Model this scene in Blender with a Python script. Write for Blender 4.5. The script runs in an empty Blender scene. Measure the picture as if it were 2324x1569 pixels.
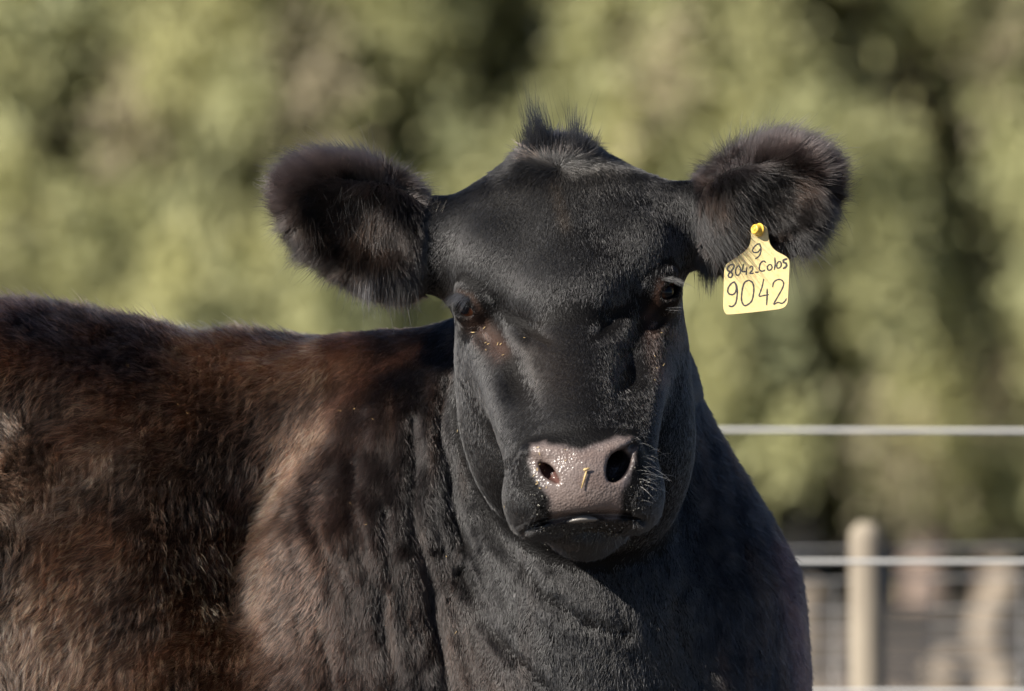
import bpy, math, random
import numpy as np
from mathutils import Vector, Matrix

PREVIEW_NO_FUR = False
K = 1.1 / 2324.0            # metres per design unit
CAM_Y = -9.0
CAM_Z = 1.2
R = math.radians
scene = bpy.context.scene

# ------------------------------------------------------------------ camera
cam_data = bpy.data.cameras.new('camera')
cam = bpy.data.objects.new('camera', cam_data)
scene.collection.objects.link(cam)
cam.location = (0, CAM_Y, CAM_Z)
cam.rotation_euler = (R(90), 0, 0)
cam_data.sensor_width = 36
cam_data.lens = 36 * 9.0 / 1.1
cam_data.clip_start = 0.5
cam_data.clip_end = 1500
cam_data.dof.use_dof = True
cam_data.dof.focus_distance = 8.94
cam_data.dof.aperture_fstop = cam_data.lens / 56.0
cam_data.dof.aperture_blades = 9
scene.camera = cam

# ------------------------------------------------------------------ light
sun_dir = Vector((-0.71, -0.45, 0.56)).normalized()      # from the place towards the sun
world = bpy.data.worlds.new('World')
scene.world = world
world.use_nodes = True
wn = world.node_tree.nodes
wl = world.node_tree.links
bg = wn['Background']
sky = wn.new('ShaderNodeTexSky')
sky.sky_type = 'NISHITA'
sky.sun_disc = False
sky.air_density = 0.6
sky.dust_density = 0.3
sky.altitude = 600
sky.sun_elevation = math.asin(sun_dir.z)
sky.sun_rotation = math.atan2(sun_dir.x, sun_dir.y)
wl.new(sky.outputs[0], bg.inputs[0])
bg.inputs[1].default_value = 0.05
sun_data = bpy.data.lights.new('sun', 'SUN')
sun_data.energy = 5.0
sun_data.angle = R(0.53)
sun_data.color = (1.0, 0.93, 0.83)
sun = bpy.data.objects.new('sun', sun_data)
scene.collection.objects.link(sun)
sun.rotation_euler = sun_dir.to_track_quat('Z', 'Y').to_euler()
scene.view_settings.view_transform = 'Standard'
scene.view_settings.look = 'None'
scene.view_settings.exposure = 0.98
scene.cycles.use_denoising = True
scene.cycles.adaptive_threshold = 0.004
scene.view_settings.gamma = 1.0
scene.view_settings.use_curve_mapping = False

# ------------------------------------------------------------------ helpers
def tag(o, label=None, cat=None, group=None, kind=None):
    if label: o['label'] = label
    if cat: o['category'] = cat
    if group: o['group'] = group
    if kind: o['kind'] = kind
    return o

def link(o, parent=None):
    scene.collection.objects.link(o)
    if parent is not None:
        o.parent = parent
    return o

def mesh_obj(name, verts, faces, mat=None, parent=None, smooth=True):
    me = bpy.data.meshes.new(name)
    if isinstance(verts, np.ndarray) and isinstance(faces, np.ndarray):
        n, m, s = len(verts), len(faces), faces.shape[1]
        me.vertices.add(n)
        me.vertices.foreach_set('co', np.ascontiguousarray(verts, dtype=np.float32).ravel())
        me.loops.add(m * s)
        me.loops.foreach_set('vertex_index', np.ascontiguousarray(faces, dtype=np.int32).ravel())
        me.polygons.add(m)
        me.polygons.foreach_set('loop_start', np.arange(0, m * s, s, dtype=np.int32))
        me.update(calc_edges=True)
        me.validate()
    else:
        me.from_pydata([tuple(v) for v in verts], [], [tuple(f) for f in faces])
    if smooth:
        me.polygons.foreach_set('use_smooth', np.ones(len(me.polygons), dtype=bool))
    if mat: me.materials.append(mat)
    o = bpy.data.objects.new(name, me)
    return link(o, parent)

def W(u, v, d=0.0):
    """design units (u right, v down, d towards the camera) to metres; centres only"""
    y = -d * K
    s = (9.0 + y) / 9.0
    return Vector(((u - 1162) * K * s, y, CAM_Z + (784.5 - v) * K * s))

def U(p):
    """metres -> linear design space (u, up, d), no perspective"""
    p = np.asarray(p, dtype=np.float64)
    return np.stack([p[..., 0] / K + 1162, (p[..., 2] - CAM_Z) / K, -p[..., 1] / K], -1)

def Q(u, v, d=0.0):
    """like W but into the linear design space used by the sculpting field"""
    return U(np.array(W(u, v, d)))

def to_world(q):
    return np.stack([(q[..., 0] - 1162) * K, -q[..., 2] * K, q[..., 1] * K + CAM_Z], -1)

def smoothstep(a, b, x):
    t = np.clip((x - a) / (b - a), 0, 1)
    return t * t * (3 - 2 * t)

def gauss(x, s):
    return np.exp(-(x / s) ** 2)

# vectorised value noise
_rng = np.random.RandomState(7)
_perm = _rng.rand(64, 64, 64).astype(np.float32)
def vnoise(p, scale):
    g = p / scale
    i = np.floor(g).astype(np.int64)
    f = (g - i).astype(np.float32)
    f = f * f * (3 - 2 * f)
    i &= 63
    j = (i + 1) & 63
    x0, y0, z0 = i[..., 0], i[..., 1], i[..., 2]
    x1, y1, z1 = j[..., 0], j[..., 1], j[..., 2]
    fx, fy, fz = f[..., 0], f[..., 1], f[..., 2]
    c00 = _perm[x0, y0, z0] * (1 - fx) + _perm[x1, y0, z0] * fx
    c10 = _perm[x0, y1, z0] * (1 - fx) + _perm[x1, y1, z0] * fx
    c01 = _perm[x0, y0, z1] * (1 - fx) + _perm[x1, y0, z1] * fx
    c11 = _perm[x0, y1, z1] * (1 - fx) + _perm[x1, y1, z1] * fx
    c0 = c00 * (1 - fy) + c10 * fy
    c1 = c01 * (1 - fy) + c11 * fy
    return c0 * (1 - fz) + c1 * fz          # 0..1

def fbm(p, scale, n=3):
    s = 0; a = 1; t = 0
    for k in range(n):
        s = s + a * vnoise(p + 31.7 * k, scale / 2 ** k); t += a; a *= 0.5
    return s / t

# ------------------------------------------------------------------ sculpting field
def smin(a, b, k):
    h = np.maximum(k - np.abs(a - b), 0) / k
    return np.minimum(a, b) - h * h * k * 0.25

def smax(a, b, k):
    return -smin(-a, -b, k)

def rotm(rx=0, ry=0, rz=0):
    """degrees, about the u axis, the up axis and the view axis (rz anticlockwise as seen)"""
    return np.array(Matrix.Rotation(R(rz), 3, 'Z') @ Matrix.Rotation(R(ry), 3, 'Y') @ Matrix.Rotation(R(rx), 3, 'X'))

def ell(p, c, r, rot=None):
    q = p - np.asarray(c)
    if rot is not None: q = q @ rot
    r = np.asarray(r, dtype=np.float64)
    k0 = np.sqrt(((q / r) ** 2).sum(-1)) + 1e-9
    k1 = np.sqrt(((q / (r * r)) ** 2).sum(-1)) + 1e-12
    return k0 * (k0 - 1.0) / k1

def cone(p, a, b, ra, rb, sc=None):
    """capsule with two radii; sc squashes space (ellipse sections)"""
    a = np.asarray(a, dtype=np.float64); b = np.asarray(b, dtype=np.float64)
    m = 1.0
    if sc is not None:
        sc = np.asarray(sc, dtype=np.float64)
        p = p / sc; a = a / sc; b = b / sc
        m = sc.min()
    ab = b - a
    t = np.clip(((p - a) @ ab) / (ab @ ab), 0, 1)
    d = np.sqrt(((p - a - t[..., None] * ab) ** 2).sum(-1))
    return (d - (ra + (rb - ra) * t)) * m

TH = R(4.3)
HC, HS = math.cos(TH), math.sin(TH)
H0 = (1293.0, 740.0)
def head_uv(a, b):
    return H0[0] + a * HC - b * HS, H0[1] - (a * HS + b * HC)
def hq(a, b, d):
    u, v = head_uv(a, b)
    return Q(u, v, d)
def HL(p):
    """linear design space -> head frame (a right, b up, d towards camera); perspective-free"""
    x = p[..., 0] - H0[0]; y = p[..., 1] - (784.5 - H0[1])
    return np.stack([x * HC + y * HS, -x * HS + y * HC, p[..., 2]], -1)

EYES = {-1: (-212.0, 60.0, 52.0), 1: (209.0, 60.0, 50.0)}
EYE_R = 37.0


def seg_dist(x, y, pts):
    """2D distance from points to a polyline"""
    best = np.full(x.shape, 1e9)
    for (x0, y0), (x1, y1) in zip(pts[:-1], pts[1:]):
        dx, dy = x1 - x0, y1 - y0
        t = np.clip(((x - x0) * dx + (y - y0) * dy) / (dx * dx + dy * dy), 0, 1)
        best = np.minimum(best, np.hypot(x - x0 - t * dx, y - y0 - t * dy))
    return best

def head_field(p):
    h = HL(p)
    s = np.stack([np.abs(h[..., 0]), h[..., 1], h[..., 2]], -1)      # mirrored
    # cranium
    d = ell(h, (0, 165, -90), (258, 195, 170))
    d = smin(d, ell(h, (0, 322, -110), (90, 100, 95)), 120)
    d = smin(d, ell(s, (120, 262, -80), (150, 84, 90), rotm(0, 0, -28)), 70)
    # forehead shield, ending in a soft step above the nose
    d = smin(d, ell(h, (0, 130, 10), (170, 165, 118), rotm(-20)), 70)
    d = smin(d, ell(h, (0, 66, 94), (136, 96, 92), rotm(-35)), 70)
    # brow bulges over the eyes
    d = smin(d, ell(s, (168, 150, 5), (84, 98, 88)), 75)
    # bridge
    d = smin(d, cone(h, (0, -20, 62), (0, -270, 348), 128, 112, (1, 1, 1)), 40)
    # cheeks and jaw muscle
    d = smin(d, ell(s, (160, -90, -60), (108, 250, 150)), 80)
    d = smin(d, ell(s, (120, -250, 20), (128, 175, 150), rotm(-20)), 80)
    d = smin(d, ell(h, (18, -300, 10), (232, 262, 190)), 50)
    # ridge below the eye running to the muzzle
    d = smin(d, cone(s, (168, -60, 50), (105, -280, 330), 60, 66), 45)
    # orbit and lids
    for sg in (-1, 1):
        e = np.array(EYES[sg])
        d = smin(d, ell(h, e + (0, 0, -6), (EYE_R + 13, EYE_R + 11, EYE_R + 13)), 30)
        d = smin(d, cone(h, e + (-sg * -14, 44, 6), e + (-sg * 42, 16, 34), 21, 12), 22)    # upper rim
    d = smin(d, ell(s, (112, -95, 118), (48, 95, 62)), 50)
    # muzzle
    d = smin(d, ell(h, (0, -345, 375), (160, 112, 130)), 45)
    d = smin(d, ell(s, (98, -385, 375), (82, 86, 112)), 40)
    # nose pad: boxy front with a wing over each nostril
    pad = ell(h, (0, -335, 442), (120, 92, 66))
    pad = smin(pad, ell(s, (72, -276, 440), (58, 24, 50), rotm(0, 0, 10)), 26)
    pad = smin(pad, ell(s, (114, -318, 432), (24, 52, 42), rotm(0, 0, -10)), 22)
    pad = smin(pad, ell(h, (0, -378, 440), (96, 52, 62)), 24)
    d = smin(d, pad, 18)
    # lower jaw and chin
    d = smin(d, cone(h, (0, -330, 0), (0, -425, 270), 168, 98), 50)
    # lip cut, then the chin below it
    mouth = np.abs(h[..., 1] + 420 + 12 * (h[..., 0] / 110) ** 2)
    d = d + 16 * np.exp(-(mouth / 7.0) ** 2) * smoothstep(260, 380, h[..., 2]) * smoothstep(155, 100, np.abs(h[..., 0]))
    chin = ell(h, (4, -458, 322), (92, 50, 92))
    d = smin(d, chin, 10)
    # tear troughs and creases, cut into the front of the face
    x, y = s[..., 0], s[..., 1]
    fr = smoothstep(-20, 60, h[..., 2])
    def cut(pts, sig, dep, m=1.0):
        return dep * np.exp(-(seg_dist(x, y, pts) / sig) ** 2) * m
    g = cut([(186, 22), (150, -22), (132, -62), (128, -130)], 26, 7)
    g = g - cut([(150, 18), (118, -28), (104, -80)], 28, 4)
    g = g + cut([(210, 2), (190, -20)], 9, 4)
    g = g + cut([(52, -26), (90, -4)], 13, 4)
    g = g + cut([(150, 60), (118, 30), (84, 4)], 30, 5)
    d = d + g * fr
    return d

def ear_field(p, side):
    if side < 0:
        c = Q(815, 505, -30); rot = rotm(0, 12, -30); r = (184, 112, 70)
        c2 = Q(803, 497, 50); r2 = (158, 86, 72)
        b0, b1 = Q(1080, 565, -60), Q(900, 550, -50)
        rt = (122, 104)
    else:
        c = Q(1732, 470, -30); rot = rotm(0, -12, 36); r = (166, 116, 70)
        c2 = Q(1747, 460, 52); r2 = (138, 88, 70)
        b0, b1 = Q(1490, 515, -60), Q(1650, 503, -50)
        rt = (104, 92)
    e = ell(p, c, r, rot)
    e = smax(e, -ell(p, c2, r2, rot), 16)
    st = cone(p, b0, b1, rt[0], rt[1], (1, 1, 0.62))
    st = smax(st, -ell(p, c2, np.array(r2) * 0.9, rot), 20)
    return smin(e, st, 40)

FOLDS = [
    ([(1008, -80), (1003, -215), (1020, -335), (1062, -450)], 13, 12),
    ([(945, -170), (930, -315), (962, -515), (1003, -665), (1012, -800)], 15, 13),
    ([(884, -380), (868, -560), (885, -690), (900, -800)], 14, 8),
    ([(1040, -515), (1100, -610), (1180, -715), (1260, -800)], 14, 10),
    ([(1100, -330), (1140, -440), (1230, -560), (1330, -620), (1420, -650)], 15, 9),
    ([(762, -490), (742, -620), (752, -800)], 15, 6),
    ([(1590, -120), (1622, -320), (1570, -510)], 14, 10),
    ([(1640, -260), (1690, -500), (1735, -800)], 15, 9),
    ([(1560, -420), (1535, -600), (1585, -800)], 16, 8),
    ([(825, -150), (800, -300), (815, -480)], 22, 6),
]
RIDGE = [(960, 0), (850, -40), (710, -150), (620, -290), (585, -460), (565, -620), (480, -790)]

def body_field(p):
    B = lambda u, v, d: Q(u, v, d)
    # trunk
    d = ell(p, B(-760, 1450, -640), (1500, 770, 560), rotm(0, 0, 3))
    d = smin(d, ell(p, B(-1700, 1250, -640), (760, 560, 500)), 300)
    # withers and back line
    d = smin(d, cone(p, B(-1500, 905, -640), B(100, 966, -560), 240, 228), 200)
    d = smin(d, cone(p, B(100, 966, -560), B(820, 980, -430), 228, 205), 160)
    # shoulder
    d = smin(d, ell(p, B(240, 1380, -420), (330, 480, 330), rotm(0, 0, -18)), 160)
    d = smin(d, cone(p, B(230, 1090, -330), B(-80, 1270, -260), 90, 130), 130)
    d = smin(d, ell(p, B(430, 1700, -330), (320, 330, 330)), 150)
    # neck core
    n = cone(p, B(1310, 700, -230), B(1250, 1500, -380), 215, 460)
    n = smin(n, cone(p, B(1420, 900, -330), B(1420, 1300, -380), 150, 350), 120)
    n = smin(n, ell(p, B(1440, 1620, -400), (392, 560, 380)), 200)
    # crest of the neck to the left of the head
    n = smin(n, cone(p, B(1200, 880, -330), B(900, 1040, -330), 165, 215), 120)
    n = smin(n, cone(p, B(950, 1080, -270), B(875, 1300, -230), 225, 252), 120)
    n = smin(n, cone(p, B(875, 1300, -230), B(820, 1700, -200), 252, 300), 120)
    n = smin(n, cone(p, B(820, 905, -360), B(1080, 838, -330), 120, 115), 70)
    # throat and brisket
    n = smin(n, ell(p, B(1300, 1400, -70), (230, 290, 190)), 120)
    n = smin(n, ell(p, B(1130, 1900, -350), (560, 560, 480)), 200)
    x, y = p[..., 0], p[..., 1]
    m = smoothstep(-420, -250, p[..., 2]) * smoothstep(160, 40, y)
    g = np.zeros(x.shape)
    for pts, sig, dep in FOLDS:
        dd = seg_dist(x + 7 * np.sin(y / 37.0), y, pts)
        g = g + dep * np.exp(-(dd / sig) ** 2) - 0.35 * dep * np.exp(-((dd - 2.1 * sig) / sig) ** 2)
    near = np.abs(n) < 40
    if near.any():
        pn = p[near]
        w = pn[:, 0] + 0.28 * (pn[:, 1] + 500)
        q = np.stack([w, pn[:, 1] / 7.0, pn[:, 2] / 3.0], -1)
        ww = smoothstep(-150, -520, pn[:, 1]) * smoothstep(560, 700, pn[:, 0])
        g[near] += (fbm(q, 30.0, 2) - 0.5) * (2 + 16 * ww)
    n = n + g * m * (0.8 - 0.1 * smoothstep(980, 1080, x)) * (1 - 0.8 * smoothstep(1500, 1600, x))
    d = smin(d, n, 110)
    near = (np.abs(d) < 60) & (x < 900)
    if near.any():
        pn = p[near]
        d[near] += (fbm(pn, 230.0, 2) - 0.5) * 60 * smoothstep(800, 500, pn[:, 0])
    # legs (below the picture)
    for (u, dd, fr) in ((420, -280, 1), (480, -900, 1), (-1750, -300, 0), (-1650, -900, 0)):
        if fr:
            d = smin(d, cone(p, Q(u, 1900, dd), Q(u - 20, 2480, dd), 210, 95), 80)
            d = smin(d, cone(p, Q(u - 20, 2480, dd), Q(u - 20, 3080, dd), 90, 62), 20)
            d = smin(d, cone(p, Q(u - 20, 3080, dd), Q(u + 10, 3215, dd), 66, 85, (1, 1, 1)), 20)
        else:
            d = smin(d, cone(p, Q(u + 60, 1600, dd), Q(u + 120, 2150, dd), 330, 190), 100)
            d = smin(d, cone(p, Q(u + 120, 2150, dd), Q(u - 130, 2520, dd), 150, 90), 40)
            d = smin(d, cone(p, Q(u - 130, 2520, dd), Q(u - 60, 3080, dd), 85, 62), 20)
            d = smin(d, cone(p, Q(u - 60, 3080, dd), Q(u - 30, 3215, dd), 66, 85), 20)
    return d

def field(p):
    d = body_field(p)
    hd = head_field(p)
    for s in (-1, 1):
        hd = smin(hd, ear_field(p, s), 40)
    d = smin(d, hd, 26)
    d = smax(d, -carve(p), 7)
    return d

def carve(p):
    h = HL(p)
    c = np.full(p.shape[:-1], 1e3)
    for s in (-1, 1):
        e = np.array(EYES[s])
        ball = np.sqrt(((h - e) ** 2).sum(-1)) - EYE_R - 0.5
        gz = np.array([0.72 * s, 0.0, 0.69])
        w = np.array([-0.6 * s, -0.42, 0.5]); w -= gz * (w @ gz); w /= np.linalg.norm(w)
        t = np.cross(gz, w)
        rot = np.stack([w, t, gz], -1)
        slit = ell(h, e + gz * EYE_R - t * 3, (28, 15, 36), rot)
        c = np.minimum(c, slit)
        c = np.minimum(c, np.maximum(ball, ell(h, e + gz * EYE_R, (31, 18, 60), rot)))
    # nostrils
    return np.minimum(c, nostrils(h))

def nostrils(h):
    a = smin(ell(h, (84, -316, 496), (24, 43, 46), rotm(0, 0, -36)), cone(h, (80, -316, 490), (66, -270, 400), 22, 13), 12)
    b = smin(ell(h, (-76, -318, 505), (11, 36, 46), rotm(0, 0, 40)), cone(h, (-72, -320, 480), (-60, -270, 400), 12, 10), 14)
    a = smin(a, cone(h, (92, -300, 500), (118, -272, 462), 13, 7), 10)
    return np.minimum(a, b)

def field_safe(p, chunk=400000):
    out = np.empty(len(p))
    for i in range(0, len(p), chunk):
        out[i:i + chunk] = field(p[i:i + chunk])
    return out

def axis(segs):
    out = [segs[0][0]]
    for a, b, h in segs:
        n = max(1, int(round((b - a) / h)))
        out += list(a + (b - a) * (np.arange(n) + 1) / n)
    return np.array(out)

def build_surface(FH=6.0):
    xs = axis([(-2600, 0, 34), (0, 560, 14), (560, 1960, FH), (1960, 2200, 30)])
    ys = axis([(-2560, -780, 34), (-780, -560, 12), (-560, 510, FH), (510, 600, 20)])     # up
    zs = axis([(-1320, -420, 26), (-420, -180, 12), (-180, 560, FH)])
    nx, ny, nz = len(xs), len(ys), len(zs)
    D = np.full((nx, ny, nz), 1e3, dtype=np.float32)
    bs = 4
    bx, by, bz = [np.arange(0, n, bs) for n in (nx, ny, nz)]
    def mid(a, b):
        e = np.minimum(b + bs, len(a) - 1)
        return (a[b] + a[e]) / 2, (a[e] - a[b]) / 2
    mx, hx = mid(xs, bx); my, hy = mid(ys, by); mz, hz = mid(zs, bz)
    G = np.stack(np.meshgrid(mx, my, mz, indexing='ij'), -1).reshape(-1, 3)
    H = np.stack(np.meshgrid(hx, hy, hz, indexing='ij'), -1).reshape(-1, 3)
    dc = field_safe(G)
    act = np.abs(dc) < np.sqrt((H ** 2).sum(-1)) * 1.5 + 12
    BI = np.stack(np.meshgrid(bx, by, bz, indexing='ij'), -1).reshape(-1, 3)
    # fill sign for everything, then evaluate active blocks
    o = np.arange(bs)
    off = np.stack(np.meshgrid(o, o, o, indexing='ij'), -1).reshape(-1, 3)
    sgn = BI[~act & (dc < 0)]
    I = (sgn[:, None, :] + off[None]).reshape(-1, 3)
    I = I[(I[:, 0] < nx) & (I[:, 1] < ny) & (I[:, 2] < nz)]
    D[I[:, 0], I[:, 1], I[:, 2]] = -1e3
    I = (BI[act][:, None, :] + off[None]).reshape(-1, 3)
    I = I[(I[:, 0] < nx) & (I[:, 1] < ny) & (I[:, 2] < nz)]
    P = np.stack([xs[I[:, 0]], ys[I[:, 1]], zs[I[:, 2]]], -1)
    D[I[:, 0], I[:, 1], I[:, 2]] = field_safe(P)
    ins = D < 0
    dims = (nx, ny, nz)
    cid_all, pos_all, quads = [], [], []
    axs = (xs, ys, zs)
    for ax in range(3):
        A = np.moveaxis(ins, ax, 0)
        cr = A[:-1] != A[1:]
        idx = np.argwhere(cr)
        back = np.empty_like(idx)
        rest = [q for q in range(3) if q != ax]
        back[:, ax] = idx[:, 0]; back[:, rest[0]] = idx[:, 1]; back[:, rest[1]] = idx[:, 2]
        i0 = back; i1 = back.copy(); i1[:, ax] += 1
        ok = np.ones(len(i0), bool)
        for q in rest: ok &= (i0[:, q] > 0) & (i0[:, q] < dims[q] - 1)
        i0 = i0[ok]; i1 = i1[ok]
        d0 = D[i0[:, 0], i0[:, 1], i0[:, 2]]; d1 = D[i1[:, 0], i1[:, 1], i1[:, 2]]
        t = np.clip(d0 / (d0 - d1), 0.02, 0.98)
        p0 = np.stack([axs[q][i0[:, q]] for q in range(3)], -1)
        p1 = np.stack([axs[q][i1[:, q]] for q in range(3)], -1)
        pp = p0 + (p1 - p0) * t[:, None]
        u, v = rest
        corners = []
        for (du, dv) in ((0, 0), (1, 0), (1, 1), (0, 1)):
            c = i0.copy(); c[:, u] -= du; c[:, v] -= dv
            cid = (c[:, 0] * ny + c[:, 1]) * nz + c[:, 2]
            corners.append(cid); cid_all.append(cid); pos_all.append(pp)
        qd = np.stack(corners, -1)
        flip = (d0 > d1) ^ (ax == 1)
        qd[flip] = qd[flip][:, ::-1]
        quads.append(qd)
    cid = np.concatenate(cid_all); pos = np.concatenate(pos_all)
    uq, inv = np.unique(cid, return_inverse=True)
    cnt = np.bincount(inv)
    V = np.stack([np.bincount(inv, pos[:, q]) / cnt for q in range(3)], -1)
    F = np.searchsorted(uq, np.concatenate(quads))
    return V, F

def grad(p, e=1.0):
    g = np.empty_like(p)
    for q in range(3):
        o = np.zeros(3); o[q] = e
        g[:, q] = field_safe(p + o) - field_safe(p - o)
    return g / (2 * e)

import bmesh
# ------------------------------------------------------------------ material helpers
def new_mat(name):
    m = bpy.data.materials.new(name); m.use_nodes = True
    nt = m.node_tree
    return m, nt, nt.nodes, nt.links, nt.nodes['Principled BSDF']

def noise_node(nt, scale, detail=4, rough=0.55, vec=None):
    n = nt.nodes.new('ShaderNodeTexNoise')
    n.inputs['Scale'].default_value = scale
    n.inputs['Detail'].default_value = detail
    n.inputs['Roughness'].default_value = rough
    if vec is None:
        g = nt.nodes.new('ShaderNodeNewGeometry'); vec = g.outputs['Position']
    nt.links.new(vec, n.inputs['Vector'])
    return n

def ramp(nt, fac, stops):
    r = nt.nodes.new('ShaderNodeValToRGB')
    e = r.color_ramp.elements
    while len(e) < len(stops): e.new(0.5)
    for q, (pos, col) in zip(e, stops):
        q.position = pos; q.color = (*col, 1)
    nt.links.new(fac, r.inputs[0])
    return r.outputs[0]

def bump(nt, h, strength, dist, bsdf):
    b = nt.nodes.new('ShaderNodeBump')
    b.inputs['Strength'].default_value = strength
    b.inputs['Distance'].default_value = dist
    nt.links.new(h, b.inputs['Height'])
    nt.links.new(b.outputs[0], bsdf.inputs['Normal'])

# hide: colour, roughness and wetness come from attributes painted on the body
m_hide, nt, nd, lk, bs = new_mat('hide')
at = nd.new('ShaderNodeAttribute'); at.attribute_name = 'coat'
nz = noise_node(nt, 900, 3)
mx = nd.new('ShaderNodeMix'); mx.data_type = 'RGBA'; mx.blend_type = 'MULTIPLY'
mx.inputs[0].default_value = 0.6
lk.new(at.outputs['Color'], mx.inputs[6])
lk.new(ramp(nt, nz.outputs[0], [(0.3, (0.55, 0.55, 0.55)), (0.7, (1.35, 1.3, 1.25))]), mx.inputs[7])
lk.new(mx.outputs[2], bs.inputs['Base Color'])
aw = nd.new('ShaderNodeAttribute'); aw.attribute_name = 'wet'
mr = nd.new('ShaderNodeMapRange')
mr.inputs[3].default_value = 0.62; mr.inputs[4].default_value = 0.17
lk.new(aw.outputs['Fac'], mr.inputs[0]); lk.new(mr.outputs[0], bs.inputs['Roughness'])
ms2 = nd.new('ShaderNodeMapRange'); ms2.inputs[3].default_value = 0.12; ms2.inputs[4].default_value = 0.55
lk.new(aw.outputs['Fac'], ms2.inputs[0]); lk.new(ms2.outputs[0], bs.inputs['Specular IOR Level'])
vor = nd.new('ShaderNodeTexVoronoi'); vor.inputs['Scale'].default_value = 420
geo = nd.new('ShaderNodeNewGeometry'); lk.new(geo.outputs['Position'], vor.inputs['Vector'])
n2 = noise_node(nt, 160, 4)
ad = nd.new('ShaderNodeMath'); ad.operation = 'MULTIPLY_ADD'
lk.new(n2.outputs[0], ad.inputs[0]); ad.inputs[1].default_value = 2.2; lk.new(vor.outputs['Distance'], ad.inputs[2])
bump(nt, ad.outputs[0], 0.5, 0.0012, bs)

def hair_mat(name, rough, rad_rough, coat=0.0, ior=1.55):
    m = bpy.data.materials.new(name); m.use_nodes = True
    nt = m.node_tree; nt.nodes.clear()
    out = nt.nodes.new('ShaderNodeOutputMaterial')
    h = nt.nodes.new('ShaderNodeBsdfHairPrincipled')
    try: h.parametrization = 'COLOR'
    except Exception: pass
    a = nt.nodes.new('ShaderNodeAttribute'); a.attribute_name = 'tint'
    nt.links.new(a.outputs['Color'], h.inputs['Color'])
    h.inputs['Roughness'].default_value = rough
    h.inputs['Radial Roughness'].default_value = rad_rough
    if 'Coat' in h.inputs: h.inputs['Coat'].default_value = coat
    h.inputs['IOR'].default_value = ior
    if 'Random Roughness' in h.inputs: h.inputs['Random Roughness'].default_value = 0.3
    nt.links.new(h.outputs[0], out.inputs[0])
    return m
m_fur = hair_mat('fur_short', 0.35, 0.38, ior=1.64)
m_fur_body = hair_mat('fur_body', 0.27, 0.34, ior=1.42)
m_fur_long = hair_mat('fur_long', 0.34, 0.5)
m_whisker = hair_mat('whisker_hair', 0.25, 0.4)

# ------------------------------------------------------------------ coat colours
PAD = [(1203, 1008), (1240, 1003), (1285, 1012), (1320, 1020), (1360, 1005), (1405, 990), (1432, 992), (1443, 1015),
       (1440, 1050), (1425, 1090), (1408, 1130), (1415, 1165), (1400, 1182), (1330, 1168), (1262, 1188), (1248, 1180), (1246, 1140),
       (1228, 1105), (1205, 1080), (1198, 1040)]
def poly_sd(x, y, poly):
    """signed 2D distance to a polygon, negative inside"""
    d = seg_dist(x, y, poly + poly[:1])
    ins = np.zeros(x.shape, bool)
    n = len(poly)
    for i in range(n):
        x0, y0 = poly[i]; x1, y1 = poly[(i + 1) % n]
        c = ((y0 > y) != (y1 > y)) & (x < (x1 - x0) * (y - y0) / (y1 - y0 + 1e-9) + x0)
        ins ^= c
    return np.where(ins, -d, d)

def mixc(c, col, f):
    return c * (1 - f[:, None]) + np.array(col) * f[:, None]

def front_uv(p):
    """where a sculpt point sits in the frontal drawing the coat markings were laid out on"""
    s = 9.0 / (9.0 - p[:, 2] * K)
    return 1162 + (p[:, 0] - 1162) * s, 784.5 - p[:, 1] * s

def is_head(p):
    h = HL(p)
    hd = head_field(p)
    bd = body_field(p)
    return smoothstep(30, -10, hd - bd)

def ear_w(p):
    return (smoothstep(980, 930, p[:, 0]) * smoothstep(80, 110, p[:, 1]) * (p[:, 2] > -260),
            smoothstep(1570, 1610, p[:, 0]) * smoothstep(60, 110, p[:, 1]) * (p[:, 2] > -260))

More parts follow.
